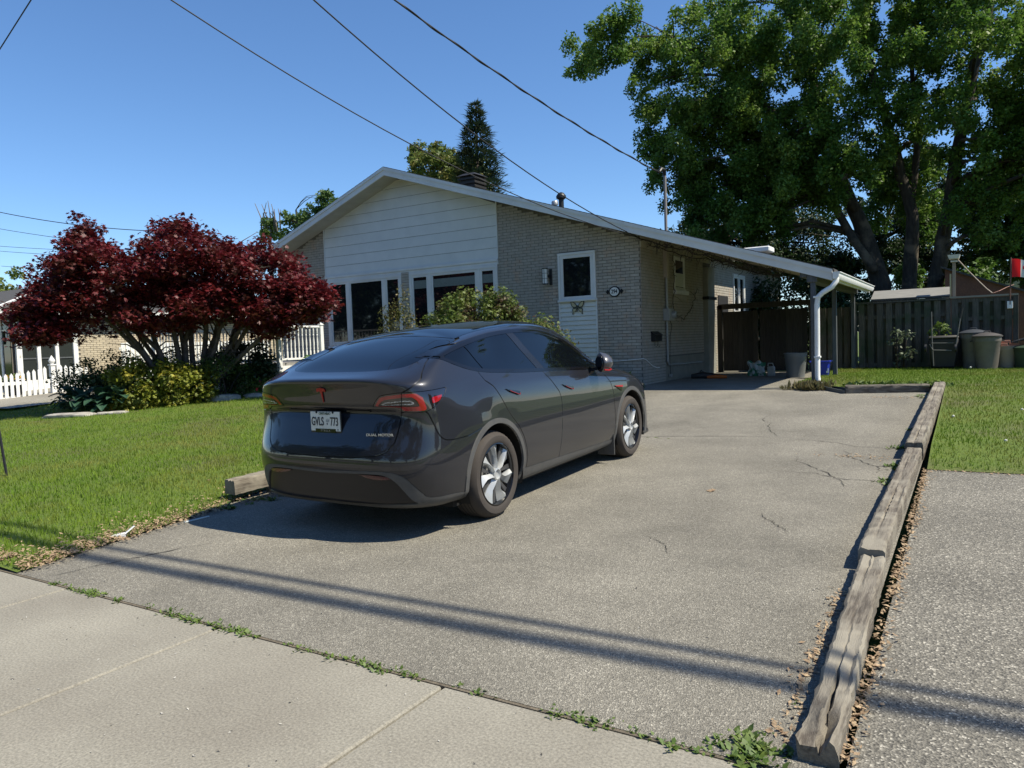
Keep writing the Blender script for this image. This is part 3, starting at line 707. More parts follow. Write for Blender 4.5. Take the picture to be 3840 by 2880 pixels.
# butterfly ornament
bf=thing('butterfly_ornament','bronze and gold metal butterfly hung on the white siding under the window','ornament',(-7.58,YH,2.22))
M_bfd=pm('butterfly_dark',(.045,.05,.035),.5); M_bfg=pm('butterfly_gold',(.48,.42,.25),.5,(.34,.30,.18),25.)
for s in (-1,1):
    up=[(0,.02),(.03,.06),(.10,.13),(.165,.155),(.175,.12),(.155,.04),(.11,-.01),(.03,-.02)]
    lo=[(0,-.0),(.03,-.02),(.11,-.015),(.135,-.06),(.12,-.10),(.135,-.16),(.115,-.165),(.085,-.11),(.04,-.09),(.015,-.05)]
    for nm,pl in (('upper_wing',up),('lower_wing',lo)):
        c=(sum(a for a,b in pl)/len(pl),sum(b for a,b in pl)/len(pl))
        w_=MB().prism([(-7.58+s*a,YH-.034,2.23+b) for a,b in pl],(0,-.006,0)).add(nm,M_bfd,bf)
        MB().prism([(-7.58+s*(c[0]+(a-c[0])*.68),YH-.0415,2.23+c[1]+(b-c[1])*.68) for a,b in pl],(0,-.003,0)).add('wing_inlay',M_bfg,w_)
MB().tube([(-7.58,YH-.045,2.12),(-7.58,YH-.05,2.2),(-7.58,YH-.045,2.27)],[.006,.013,.008],8).add('body',M_bfd,bf,smooth=True)
# hose / cable round the corner
MB().tube([(-7.3,YH-.03,.98),(-6.6,YH-.03,.995),(-6.1,YH-.03,1.03),(XW+.03,YH-.02,1.04),(XW+.03,YH+.15,1.0),(XW+.03,YH+.5,.86),(XW+.03,YH+.8,.80),(XW+.03,YH+.95,.80)],.008,6).add('white_cable',M_white,label='thin white cable running along the brick around the house corner',cat='cable',smooth=True)
# bare vine along the carport soffit
def vine(pts,r,n,name,par,seed):
    rr=random.Random(seed); m=MB(); P=[Vector(p) for p in pts]; path=[]
    for i in range(len(P)-1):
        k=max(2,int((P[i+1]-P[i]).length/.12))
        for j in range(k): path.append(P[i].lerp(P[i+1],j/k)+Vector((rr.gauss(0,.018),rr.gauss(0,.018),rr.gauss(0,.02))))
    path.append(P[-1]); m.tube(path,r,5)
    for q in range(n):
        c=path[rr.randrange(len(path))]; tw=[c]; d=Vector((rr.gauss(0,1),rr.gauss(0,.6),rr.gauss(-.1,.8))).normalized()
        for k in range(rr.randint(2,4)): d=(d+Vector((rr.gauss(0,.6),rr.gauss(0,.4),rr.gauss(0,.6)))).normalized(); tw.append(tw[-1]+d*rr.uniform(.04,.09))
        m.tube(tw,[r*.7*(1-k/len(tw)*.7) for k in range(len(tw))],4)
    return m.add(name,pm('vine_bark',(.03,.024,.02),.8),par)
vt=thing('bare_vine','tangled bare dark vine hanging along the carport soffit from the house corner','vine',(XW,YH,3.5))
rz=lambda x:roofz(x)-.24
vine([(-6.05,15.2,rz(-6.05)-.02),(-5.6,15.3,rz(-5.6)-.06),(-5.1,15.5,rz(-5.1)-.02),(-4.6,15.9,rz(-4.6)-.09),(-4.1,16.1,rz(-4.1)-.06),(-3.4,16.2,rz(-3.4)-.03)],.014,60,'stem',vt,3)
vine([(-5.95,15.6,rz(-5.95)-.12),(-5.4,15.9,rz(-5.4)-.16),(-4.8,16.3,rz(-4.8)-.12),(-4.1,16.5,rz(-4.1)-.16),(-3.4,16.6,rz(-3.4)-.1)],.011,55,'stem',vt,4)
vine([(-5.0,15.0,rz(-5.)+.01),(-4.5,15.0,rz(-4.5)+.0),(-4.1,15.1,rz(-4.1)-.04),(-3.7,15.2,rz(-3.7)-.02),(-3.1,15.3,rz(-3.1)-.03)],.009,25,'stem',vt,5)
vine([(XW+.1,17.1,3.6),(XW+.1,17.2,2.9),(XW+.12,17.0,2.2),(XW+.1,17.3,1.98),(XW+.1,17.8,1.9),(XW+.1,18.3,2.1),(XW+.1,18.9,2.7)],.008,30,'stem',vt,6)
vine([(-4.6,16.8,rz(-4.6)-.1),(-4.1,17.2,rz(-4.1)-.15),(-3.5,17.2,rz(-3.5)-.12),(-3.2,17.1,rz(-3.2)-.1)],.012,60,'stem',vt,8)
# ================================================================ PORCH, FENCES, NEIGHBOURS
def post_cap(m,x,y,z,s): m.box(x-s,y-s,z,x+s,y+s,z+.03); m.hexa([(x-s*.8,y-s*.8,z+.03),(x+s*.8,y-s*.8,z+.03),(x+s*.8,y+s*.8,z+.03),(x-s*.8,y+s*.8,z+.03),(x-.01,y-.01,z+.07),(x+.01,y-.01,z+.07),(x+.01,y+.01,z+.07),(x-.01,y+.01,z+.07)])
porch=thing('front_porch','white railed front porch deck at the left end of the bungalow facade','porch',(-16,13.5,.44))
M_porchg=pm('porch_grey_white',(.62,.61,.58),.6,(.52,.51,.48),5.)
XP=-14.0; YP=12.27; YB=13.64
B(-19.0,YP+.0,1.10,XP-.02,YH,1.19).add('deck',pm('deck_grey',(.30,.29,.27),.8,(.22,.21,.2),4.),porch)
def balusters(p0,p1,n,z0,z1,par,turned=True):
    for i in range(n):
        t=(i+.5)/n; x=p0[0]+(p1[0]-p0[0])*t; y=p0[1]+(p1[1]-p0[1])*t; H=z1-z0
        if turned: MB().lathe([(.021,0),(.021,.22*H),(.012,.25*H),(.022,.30*H),(.013,.34*H),(.022,.45*H),(.017,.62*H),(.012,.72*H),(.022,.75*H),(.012,.78*H),(.021,.80*H),(.021,H)],(x,y,z0),8).add('baluster',M_white,par,smooth=True)
        else: B(x-.018,y-.018,z0,x+.018,y+.018,z1).add('baluster',M_white,par)
for (y) in (YP,YB):
    m=MB(); m.box(XP-.05,y-.05,.98 if y==YP else 1.1,XP+.05,y+.05,2.09); post_cap(m,XP,y,2.09,.065); m.add('railing_post',M_white,porch,bev=.004)
B(XP-.035,YP+.05,2.03,XP+.035,YB-.05,2.08).add('handrail',M_white,porch,bev=.008); B(XP-.028,YP+.05,1.25,XP+.028,YB-.05,1.30).add('bottom_rail',M_white,porch,bev=.005)
balusters((XP,YP+.07),(XP,YB-.07),10,1.30,2.03,porch)
m=MB(); m.box(-18.9-.05,YP-.05,.45,-18.9+.05,YP+.05,2.09); post_cap(m,-18.9,YP,2.09,.07); m.add('railing_post',M_white,porch)
B(-18.85,YP-.03,2.03,XP-.05,YP+.03,2.08).add('handrail',M_porchg,porch); B(-18.85,YP-.03,1.25,XP-.05,YP+.03,1.30).add('bottom_rail',M_porchg,porch)
balusters((XP-.1,YP),(-18.8,YP),36,1.30,2.03,porch)
k=0; y=YP-.02
while y<YH-.05: B(XP-.02,y,.35,XP+.0,min(y+.130,YH-.02),1.12).add('skirt_board',M_white,porch); y+=.134
x=XP-.02
while x>-18.8: B(x-.148,YP-.02,.35,x,YP,1.10).add('skirt_board',M_porchg,porch); x-=.152
B(XP-.01,YP-.03,.92,XP+.012,YH-.05,.96).add('skirt_rail',M_white,porch)
# white weathered picket screen behind the maple
wf=thing('white_board_fence','peeling white board fence seen through the maple trunks','fence',(-23.9,16,.46))
y=14.35; i=0
while y<20.4:
    B(-23.92,y,.5,-23.90,y+.13,1.93+.02*math.sin(i)).add('board',M_whitew,wf); y+=.165; i+=1
for z in (.8,1.7): B(-23.96,14.3,z,-23.92,20.5,z+.09).add('rail',M_whitew,wf)
# picket fence
pk=thing('picket_fence','white picket fence with scooped top beside the neighbour path','fence',(-22.3,10,.17))
XK=-22.3; yy=8.6; i=0
while yy<12.3:
    if abs(yy+.045-11.32)>.10:
        d=yy-9.9 if yy<11.32 else 12.7-yy
        top=1.0+ (.0 if yy<10 else .16*((yy-10)/1.3)**2*1.0 if yy<11.32 else .16*max(0,(12.6-yy)/1.3)**2)
        g0=gz(yy)-.02
        MB().prism([(XK,yy,g0),(XK,yy+.085,g0),(XK,yy+.085,g0+top-.12),(XK,yy+.0425,g0+top-.05),(XK,yy,g0+top-.12)],(.02,0,0)).add('picket',M_white,pk)
    yy+=.145; i+=1
for z in (.20,.62): B(XK-.045,8.6,gz(10)+z,XK,12.3,gz(10)+z+.09).add('rail',M_white,pk)
m=MB(); m.box(XK-.06,11.26,.1,XK+.06,11.38,1.30); m.box(XK-.08,11.24,1.30,XK+.08,11.40,1.34)
m.add('post',M_white,pk,bev=.004); MB().lathe([(.035,0),(.06,.03),(.085,.07),(.085,.11),(.05,.17),(.015,.23),(.001,.25)],(XK,11.32,1.34),12).add('finial',M_white,pk,smooth=True)
sheet('neighbour_path',-40,-18.6,[8.4,8.7,9,9.5,10,10.3,11,12,12.9],M_conc,.268,kind='structure')
# neighbour house (left)
nh=thing('neighbour_house','white glazed sunroom house with dark hip roof behind the maple','house',(-25,12,.3))
XN=-24.5; 
B(-34,11.35,.0,XN-.15,26.,2.9).add('wall',M_mortar,nh)
B(XN-.16,13.3,.0,XN-.02,26,2.9).add('wall',M_mortar,nh)
m=MB(); z=.0; nz=0; cnt=0; nb=[]
while z<2.6:
    y=13.25+(.1 if nz%2 else 0)
    while y<25: nb.append((y,z)); y+=.215
    z+=.0685; nz+=1
nb.sort(key=lambda q:(not(q[0]<14.6 and .7<q[1]<2.3),q[0]))
me=B(-.008,-.10,-.029,.008,.10,.029).mesh('brick'); me.materials.append(M_brickn)
for y,z in nb[:170]: piece(me,(XN-.012,y+.1,z+.034),nh,'brick')
for y,z in nb[170:]: m.box(XN-.02,y+.0,z+.005,XN-.004,y+.2,z+.063)
m.add('brick',M_brickn,nh,kind='stuff')
# sunroom posts
for y,wd in ((11.42,.16),(11.98,.11),(12.52,.11),(13.10,.15)): B(XN-.08,y-wd/2+.1,.75,XN+.02,y+wd/2+.1,2.75).add('porch_post',M_whitew,nh,bev=.006)
B(XN-.10,11.40,.0,XN+.01,13.3,.80).add('sunroom_base',M_white,nh)
B(XN-.10,11.40,.80,XN+.04,13.3,.86).add('window_sill',M_white,nh)
B(XN-.06,11.5,.86,XN-.05,13.2,2.72).add('pane',pm('dull_glass',(.03,.035,.033),.08),nh)
B(XN-.045,11.5,1.50,XN-.03,13.2,1.54).add('glazing_bar',M_post,nh)
for x in (-25.1,-25.75,-26.6,-27.8): B(x-.05,11.3,.8,x+.05,11.36,2.75).add('porch_post',M_white,nh)
B(-28,11.33,.86,XN-.1,11.35,2.7).add('pane',pm('green_glass',(.012,.02,.014),.05),nh)
B(-28,11.28,.0,XN-.1,11.34,.86).add('sunroom_base',M_white,nh)
bx=MB(); bx.prism([(-24.75,11.33,2.42),(-25.05,11.33,2.42),(-25.05,11.33,2.39),(-24.86,11.33,2.36),(-24.80,11.33,2.30),(-24.79,11.33,2.18),(-24.75,11.33,2.18)],(0,-.02,0)); bx.add('bracket',M_white,nh)
B(-34,10.8,2.78,XN+.35,11.45,2.84).add('soffit_panel',M_white,nh); B(XN-.1,11.45,2.78,XN+.35,26,2.84).add('soffit_panel',M_white,nh)
m=MB(); m.box(-34,10.72,2.82,XN+.43,10.80,2.98); m.add('gutter',M_white,nh,bev=.01)
B(XN+.35,10.8,2.82,XN+.43,26,2.98).add('gutter',M_white,nh,bev=.01)
MB().hexa([(-36,10.75,2.95),(XN+.4,10.75,2.95),(XN+.4,26,2.95),(-36,26,2.95),(-33,15,4.25),(-28.5,15,4.25),(-28.5,22,4.25),(-33,22,4.25)]).add('roof',M_shingle,nh)
MB().tube([(XN+.42,10.74,3.0),(-28.6,14.95,4.30)],.05,6).add('hip_cap',M_trim,nh)
# lantern & planter
ln=thing('porch_lantern','black hanging lantern beside the neighbour sunroom door','lantern',(-25.6,11.2,2.2))
MB().lathe([(.05,0),(.085,.26),(.10,.27),(.06,.36),(.015,.44)],(-25.35,11.15,1.98),6).add('shade',M_dark,ln); MB().tube([(-25.35,11.15,2.42),(-25.35,11.18,2.52),(-25.35,11.3,2.5)],.012,6).add('bracket',M_dark,ln)
pl=thing('flower_planter','dark planter with yellow flowers behind the picket fence','planter',(-23.1,10.55,.4))
MB().lathe([(.20,0),(.30,.42),(.34,.45),(.34,.50),(.30,.50)],(-23.2,10.70,.42),16).add('pot',M_dark,pl,smooth=True)
P=[]; 
for i in range(260): a=random.uniform(0,6.28); r=.34*math.sqrt(random.random()); P.append((-23.2+r*math.cos(a),10.70+r*math.sin(a),.93+.13*(1-(r/.34)**2)+random.uniform(-.03,.03)))
o=chips('flowers',P[:150],.02,.04,pm('yellow_flower',(.75,.48,.03),.6,(.6,.2,.02),20.,2.),1.2); o.parent=pl; o.matrix_parent_inverse=WM[pl.name].inverted()
o=chips('foliage',P[150:],.03,.06,M_weed,1.2); o.parent=pl; o.matrix_parent_inverse=WM[pl.name].inverted()
# garden stones
M_stone=pm('limestone',(.42,.40,.36),.9,(.25,.235,.21),6.,6.,.35,.65,.012,14.)
def stone(c,s,rz,label,seed):
    bm=bmesh.new(); bmesh.ops.create_icosphere(bm,subdivisions=3,radius=1.); rr=random.Random(seed); ph=[rr.uniform(0,6) for _ in range(6)]
    for v in bm.verts:
        p=v.co; n_=.10*math.sin(4*p.x+ph[0])+.08*math.sin(6*p.y+ph[1]+3*p.z)+.06*math.sin(9*p.x+7*p.z+ph[2]); f=1+n_
        q=Vector((abs(p.x)**.6*math.copysign(1,p.x),abs(p.y)**.6*math.copysign(1,p.y),abs(p.z)**.5*math.copysign(1,p.z)))
        v.co=Vector((q.x*s[0]*f,q.y*s[1]*f,q.z*s[2]*f))
    me=bpy.data.meshes.new('garden_stone'); bm.to_mesh(me); bm.free(); me.transform(Matrix.Translation(c)@Matrix.Rotation(rz,4,'Z'))
    me.polygons.foreach_set('use_smooth',np.ones(len(me.polygons),bool))
    link('garden_stone',me,M_stone,label=label,cat='stone',group='flat limestone slabs edging the planting bed')
stone((-15.27,8.03,.33),(.55,.19,.066),.45,'long flat pale stone below the hosta leaves at the lawn edge',1)
stone((-14.52,8.47,.35),(.28,.14,.053),.7,'shorter flat stone right of the hosta at the lawn edge',2)
stone((-13.86,10.60,.48),(.37,.18,.09),.75,'pale stone edging at the right end of the clipped shrubs',3)
stone((-13.42,11.22,.50),(.40,.18,.07),.6,'low grey stone under the red flowers by the porch',4)
stone((-21.2,9.0,.22),(.30,.25,.12),.2,'rough stone at the foot of the picket fence',5)
# ================================================================ BACK FENCE AND GATE
YG=20.7
bfence=thing('board_fence','dark weathered board on board fence behind the side lawn','fence',(-1.5,YG,.46))
M_fence2=M_fence
def boards(x0,x1,z0,z1,y,par,wd=.142,step=.1905,behind=True,lean=0):
    x=x0; i=0
    while x+wd<=x1+.03:
        t=z1+random.uniform(-.004,.004)
        B(x,y-.020,z0,min(x+wd,x1),y,t).add('board',M_fence,par); x+=step; i+=1
    if behind:
        x=x0-step/2
        while x<x1:
            B(max(x,x0)+.0,y+.062,z0,min(x+wd,x1),y+.08,z1-.01).add('board',M_fence,par); x+=step
boards(-2.42,-.46,.48,2.13,YG,bfence,.135,.207)
boards(-.40,.80,.48,2.13,YG,bfence,.13,.212)
for z in (.56,1.75): B(-2.44,YG,z,-.44,YG+.06,z+.09).add('rail',M_fence,bfence)
for z in (.56,1.62,2.05): B(-.40,YG,z,.84,YG+.06,z+.09).add('rail',M_fence,bfence)
for x in (-2.5,-.47,.87): B(x-.05,YG-.035,.4,x+.05,YG+.055,2.18).add('post',M_fence,bfence,bev=.004)
B(-2.5,YG-.06,2.14,-.44,YG+.1,2.175).add('cap_rail',M_fence,bfence); B(-.43,YG-.05,2.16,.92,YG+.1,2.20).add('cap_rail',pm('cap_light',(.27,.24,.19),.85),bfence)
# inner carport section + gates
cf=thing('carport_fence','dark board fence panel between the carport posts and the gate','fence',(-3,YG,.46))
boards(-3.52,-2.55,.46,2.08,YG,cf,.14,.19)
for z in (.56,1.3,1.8): B(-3.52,YG,z,-2.55,YG+.06,z+.08).add('rail',M_fence,cf)
B(-3.6,YG-.03,.4,-3.52,YG+.05,2.3).add('post',M_fence,cf)
M_gate=pm('gate_board_shaded',(.045,.040,.033),.9,(.022,.020,.017),4.,6.,.35,.65,.003,20.,stretch=(10,10,.7),rand=.25)  # fence wood darkened for the gate; carport shade put into the colour
gt=thing('carport_gate','dark double wooden gate closing the back of the carport','gate',(-4.7,YG,.46))
for (a,b) in ((-5.83,-4.88),(-4.84,-3.62)):
    x=a
    while x+.13<b: B(x,YG-.02,.50,x+.13,YG,2.12+random.uniform(-.004,.004)).add('board',M_gate,gt); x+=.134
    for z in (.7,1.3,1.9): B(a,YG,z,b,YG+.05,z+.09).add('rail',M_gate,gt)
B(-5.95,YG-.05,2.19,-3.55,YG+.08,2.33).add('top_beam',M_gate,gt); B(-5.98,YG-.05,.4,-5.85,YG+.05,2.3).add('post',M_gate,gt)
for (x,y,lb) in ((XW+.35,20.72,'small light switch box on the dark wall beside the gate'),):
    B(XW+.0,20.55,1.42,XW+.03,20.65,1.55).add('wall_switch',M_steel,label=lb,cat='switch')
# lean-to shed roof behind the fence
sh=thing('garden_shed','low garden shed roof showing above the board fence','shed',(-1.3,21.3,.46))
MB().hexa([(-2.15,YG+.15,2.20),(-.42,YG+.15,2.20),(-.42,YG+.2,2.25),(-2.15,YG+.2,2.25),(-2.15,YG+.15,2.23),(-.42,YG+.15,2.23),(-.42,YG+.2,2.27),(-2.15,YG+.2,2.27)]).add('fascia',M_post,sh)
k=0; 
for k in range(5):
    y0=YG+.12+k*.16; z0=2.235+k*.047
    MB().hexa([(-2.15,y0,z0),(-.42,y0,z0),(-.42,y0+.17,z0+.05),(-2.15,y0+.17,z0+.05),(-2.15,y0,z0+.012),(-.42,y0,z0+.012),(-.42,y0+.17,z0+.062),(-2.15,y0+.17,z0+.062)]).add('roof_plank',pm('grey_plank',(.24,.23,.21),.85,(.16,.155,.145),6.,stretch=(.6,9,9)),sh)
B(-2.1,YG+.2,.4,-.45,YG+1.2,2.2).add('wall',M_fence,sh)
# brown gable building and tan house behind
M_red=pm('red_brown_brick',(.17,.075,.045),.9,(.13,.06,.04),5.,fine=.2,finescale=30.)
gb=thing('brown_garage','red brown brick garage with sloping roof behind the fence','garage',(.5,25,.46))
MB().prism([(-.62,24.,.4),(1.7,24.,.4),(1.7,24.,2.16),(-.62,24.,3.10)],(0,4,0)).add('wall',M_red,gb)
MB().hexa([(-.72,23.9,3.12),(1.85,23.9,2.08),(1.85,28.1,2.08),(-.72,28.1,3.12),(-.72,23.9,3.17),(1.85,23.9,2.13),(1.85,28.1,2.13),(-.72,28.1,3.17)]).add('roof',M_shingle,gb)
th=thing('tan_house','tan house with pale eave beyond the brown garage','house',(3,36,.46))
B(.4,38,.4,9,44,3.05).add('wall',pm('tan_stucco',(.22,.18,.13),.9),th)
MB().hexa([(-.2,37.2,2.95),(10,37.2,3.4),(10,37.6,3.4),(-.2,37.6,2.95),(-.2,37.2,3.35),(10,37.2,4.4),(10,37.6,4.4),(-.2,37.6,3.35)]).add('fascia',M_trim,th)
B(3.1,37.9,.6,5,38.0,2.7).add('window_pane',M_glass,th)
# bird feeder light on post
bl=thing('bird_table','flat topped bird table on a tall wooden post behind the fence','bird table',(-.35,YG+.25,.46))
B(-.385,YG+.15,.46,-.315,YG+.22,3.03).add('post',pm('pale_post',(.34,.27,.2),.8,(.25,.2,.15),6.,stretch=(9,9,.8)),bl)
MB().hexa([(-.45,YG+.0,3.10),(-.25,YG+.0,3.10),(-.25,YG+.37,3.10),(-.45,YG+.37,3.10),(-.48,YG-.03,3.19),(-.22,YG-.03,3.19),(-.22,YG+.4,3.19),(-.48,YG+.4,3.19)]).add('tray',M_trim,bl)
B(-.42,YG+.1,3.03,-.28,YG+.28,3.06).add('bracket',M_trim,bl)
B(-.44,YG+.14,2.19,-.405,YG+.2,2.75).add('short_batten',pm('pale_batten',(.42,.36,.2),.8),bl)
MB().tube([(-.27,YG+.15,3.08),(-.1,YG+.15,2.85),(.1,YG+.15,2.6),(.3,YG+.15,2.36),(.42,YG+.12,2.24)],.012,6).add('pale_rope',pm('rope',(.4,.33,.27),.8),label='pale rope running down from the bird table to the fence top',cat='rope')
MB().tube([(.44,YG+.12,2.24),(.55,YG+.15,2.28),(.7,YG+.3,2.36),(.85,YG+.4,2.42)],.008,6).add('pink_rope',pm('rope_pink',(.4,.22,.18),.8),label='thin pinkish cord from the fence top to the brown garage',cat='cord')
# flag
fl=thing('national_flag','red and white maple leaf flag on a thin pole fixed to the fence','flag',(.77,YG-.05,2.))
MB().tube([(.755,YG-.06,1.95),(.775,YG-.06,3.02)],.014,8).add('pole',pm('flag_pole',(.14,.07,.05),.6),fl,smooth=True)
B(.70,YG-.07,1.86,.81,YG-.03,2.03).add('bracket',M_white,fl,bev=.006)
def flagpt(u,v): # u 0..1 along fly, v 0..1 height (0 bottom)
    return (.79+u*.62,YG-.06+.06*math.sin(u*9+v*2)*u**.5+.05*u,2.57+v*.42-.20*u*(.45+v*.55)+.02*math.sin(u*7))
def flagpart(u0,u1,v0,v1,name,mat,dy=0.,n=10):
    V=[];F=[]
    for i in range(n+1):
        for j in range(n+1):
            p=flagpt(u0+(u1-u0)*i/n,v0+(v1-v0)*j/n); V.append((p[0],p[1]+dy,p[2]))
    for i in range(n):
        for j in range(n): F.append((i*(n+1)+j,(i+1)*(n+1)+j,(i+1)*(n+1)+j+1,i*(n+1)+j+1))
    link(name,np_mesh(name,V,F,True),mat,fl)
M_flagr=pm('flag_red',(.72,.015,.02),.7,trans=.35); M_flagw=pm('flag_white',(.8,.8,.8),.7,trans=.35)
flagpart(0,.27,0,1,'red_band',M_flagr); flagpart(.27,.73,0,1,'white_band',M_flagw); flagpart(.73,1,0,1,'red_band',M_flagr)
leafp=[(0,-.5),(.03,-.25),(.28,-.3),(.24,-.2),(.5,.05),(.43,.1),(.47,.27),(.33,.24),(.29,.31),(.17,.17),(.2,.42),(.12,.38),(0,.55)]
leafp=leafp+[(-a,b) for a,b in leafp[::-1][1:-1]]
V=[]
for a,b in leafp: p=flagpt(.5+a*.36,.5+b*.7); V.append((p[0],p[1]-.006,p[2]))
me=bpy.data.meshes.new('maple_leaf'); me.from_pydata(V,[],[tuple(range(len(V)))]); link('maple_leaf',me,M_flagr,fl)
# ================================================================ BINS
def bin_(name,label,x,y,z,r0,r1,h,mat,lid=None,group=None,k=28,handles=True,lip=.012):
    t=thing(name,label,'bin',(x,y,z),group)
    MB().lathe([(r0,0),(r0+(r1-r0)*.8,h*.80),(r1*.99,h*.83),(r1+.0,h*.84),(r1+.0,h*.97),(r1+lip,h*.975),(r1+lip,h),(r1-.01,h),(r1-.03,h*.9),(r0-.02,.03)],(x,y,z),k).add('body',mat,t,smooth=True)
    if lid is not None:
        MB().lathe([(r1+.02,-.03),(r1+.025,.0),(r1*.86,.03),(r1*.5,.06),(.02,.075)],(x,y,z+h),k).add('lid',lid,t,smooth=True)
        MB().tube([(x-.07,y,z+h+.06),(x-.055,y,z+h+.10),(x+.055,y,z+h+.10),(x+.07,y,z+h+.06)],.012,6).add('lid_handle',lid,t,smooth=True)
    if handles:
        for s in (-1,1): MB().tube([(x+s*(r1),y-.05,z+h*.86),(x+s*(r1+.05),y-.05,z+h*.84),(x+s*(r1+.05),y+.05,z+h*.84),(x+s*r1,y+.05,z+h*.86)],.012,6).add('handle',M_dark,t,smooth=True)
    return t
M_pgrey=pm('grey_plastic',(.17,.18,.18),.5,(.14,.15,.15),3.); M_pblue=pm('blue_plastic',(.012,.03,.36),.4); M_ptan=pm('taupe_plastic',(.17,.155,.135),.6,(.13,.12,.105),5.)
M_plid=pm('dark_lid',(.05,.055,.065),.45); M_pbe=pm('beige_plastic',(.36,.28,.21),.6,(.3,.24,.18),5.); M_pgr=pm('green_plastic',(.035,.06,.035),.55); M_pblk=pm('black_plastic',(.018,.018,.02),.55)
bin_('garbage_bin','open round grey plastic bin standing at the back of the carport',-3.42,17.95,.46,.19,.245,.56,M_pgrey,handles=True)
rb=thing('recycling_box','blue recycling box behind the carport post','recycling box',(-2.85,17.6,.46))
def tub(x,y,z,w0,d0,w1,d1,h): return [(x-w0,y-d0,z),(x+w0,y-d0,z),(x+w0,y+d0,z),(x-w0,y+d0,z),(x-w1,y-d1,z+h),(x+w1,y-d1,z+h),(x+w1,y+d1,z+h),(x-w1,y+d1,z+h)]
MB().hexa(tub(-2.83,17.62,.46,.15,.12,.19,.155,.38)).add('body',M_pblue,rb,bev=.02,smooth=True)
MB().hexa(tub(-2.83,17.62,.80,.205,.17,.215,.18,.045)).add('rim',M_pblue,rb,bev=.01,smooth=True)
MB().hexa(tub(-2.83,17.62,.841,.17,.14,.17,.14,.005)).add('opening',M_pblk,rb)
B(-2.70,17.485,.58,-2.655,17.492,.68).add('sticker',M_white,rb)
# bag and crate
bg_=thing('soil_bag','half empty green and white garden soil bag slumped by the gate','bag',(-4.5,18.9,.46))
bm=bmesh.new(); bmesh.ops.create_grid(bm,x_segments=14,y_segments=14,size=.5)
bmesh.ops.solidify(bm,geom=bm.faces[:],thickness=-.2)
for v in bm.verts:
    u=v.co.x; t=v.co.y+.5; th=(.5+abs(v.co.z)*0)*.3
    s=1 if v.co.z>0.05 else -1
    v.co=Vector((u*.40*(1+.12*math.sin(t*9)),s*.09*(1-(2*abs(u))**2)*math.sin(math.pi*min(1,t*.9+.1))**.5+.02*math.sin(u*20+t*8),t*.36+.03*math.sin(u*12)*t))
me=bpy.data.meshes.new('sack'); bm.to_mesh(me); bm.free(); me.transform(Matrix.Translation((-4.45,18.6,.455))); me.polygons.foreach_set('use_smooth',np.ones(len(me.polygons),bool))
link('sack',me,pm('bag_print',(.35,.38,.36),.5,(.02,.14,.07),5.,2.,.48,.52),bg_)
cr=thing('plastic_jug','pale plastic jug with handle between the soil bag and grey bin','jug',(-4.1,18.5,.46))
MB().box(-4.17,18.45,.46,-4.0,18.56,.70).add('body',pm('jug_pale',(.30,.30,.28),.5),cr,bev=.02,smooth=True); MB().tube([(-4.16,18.5,.70),(-4.15,18.5,.77),(-4.05,18.5,.77),(-4.03,18.5,.70)],.014,6).add('handle',pm('jug_pale',(.3,.3,.28)),cr,smooth=True)
tl=thing('garden_tool','orange and black power tool lying by the side door column','tool',(-5.3,17.7,.46))
MB().tube([(-5.75,17.6,.52),(-5.5,17.65,.54),(-5.2,17.7,.51),(-5.0,17.72,.50)],[.05,.09,.07,.03],10).add('body',M_pblk,tl,smooth=True)
MB().tube([(-5.35,17.55,.50),(-5.1,17.6,.51),(-4.9,17.62,.50)],[.03,.05,.035],10).add('guard',pm('orange_plastic',(.45,.10,.01),.5),tl,smooth=True)
MB().tube([(-5.6,17.65,.55),(-5.52,17.67,.66),(-5.46,17.68,.60)],.018,6).add('handle',M_pblk,tl,smooth=True)
bw=thing('black_bag','black rubbish bag slumped on a green tub at the house corner','bag',(-6.35,14.5,.42))
MB().lathe([(.05,0),(.24,.05),(.27,.12),(.16,.22),(.03,.27)],(-6.42,14.45,.60),16,1.15,.8).add('sack',pm('black_film',(.012,.012,.014),.25,bump=.02,bscale=14.),bw,smooth=True)
MB().lathe([(.20,0),(.25,.18),(.27,.2),(.24,.2)],(-6.40,14.45,.42),16).add('tub',M_pgr,bw,smooth=True)
# bins on the side lawn
G2='bins standing against the back fence'
bin_('garbage_bin','rear grey bin with shiny blue grey domed lid by the fence',.04,20.2,.48,.20,.275,.86,M_ptan,M_plid,G2)
bin_('garbage_bin','front taupe bin with flat dark lid and side handle by the fence',.30,19.85,.48,.20,.275,.78,M_ptan,pm('taupe_lid',(.075,.068,.065),.5),G2)
bin_('garbage_bin','low beige tub right of the lidded bins with bricks on it',.66,20.15,.48,.19,.25,.54,M_pbe,None,G2,handles=False)
bin_('garbage_bin','dark green composter bin at the right edge of the lawn',1.16,20.0,.48,.33,.36,.50,M_pgr,M_pgr,G2,handles=False)
for i,(x,y,z) in enumerate(((.50,19.95,1.02),(.55,20.0,1.085),(.72,20.05,1.02))):
    B(x,y,z,x+.19,y+.09,z+.06).add('loose_brick',pm('pink_brick',(.42,.20,.14),.8),bev=.004,label=('pinkish brick lying under another on the beige tub','topmost pinkish brick of the pair on the beige tub','flat brick at the right side of the beige tub')[i],cat='brick',group='loose bricks on the beige tub')
MB().hexa([(.75,19.9,1.10),(1.6,19.8,1.22),(1.6,20.3,1.22),(.75,20.2,1.10),(.9,19.9,1.16),(1.6,19.8,1.36),(1.6,20.3,1.36),(.9,20.2,1.16)]).add('black_tarp',M_pblk,label='black tarp folded over the green composter bin',cat='tarp',bev=.02)
M_rod=pm('dull_rod',(.13,.13,.125),.5)
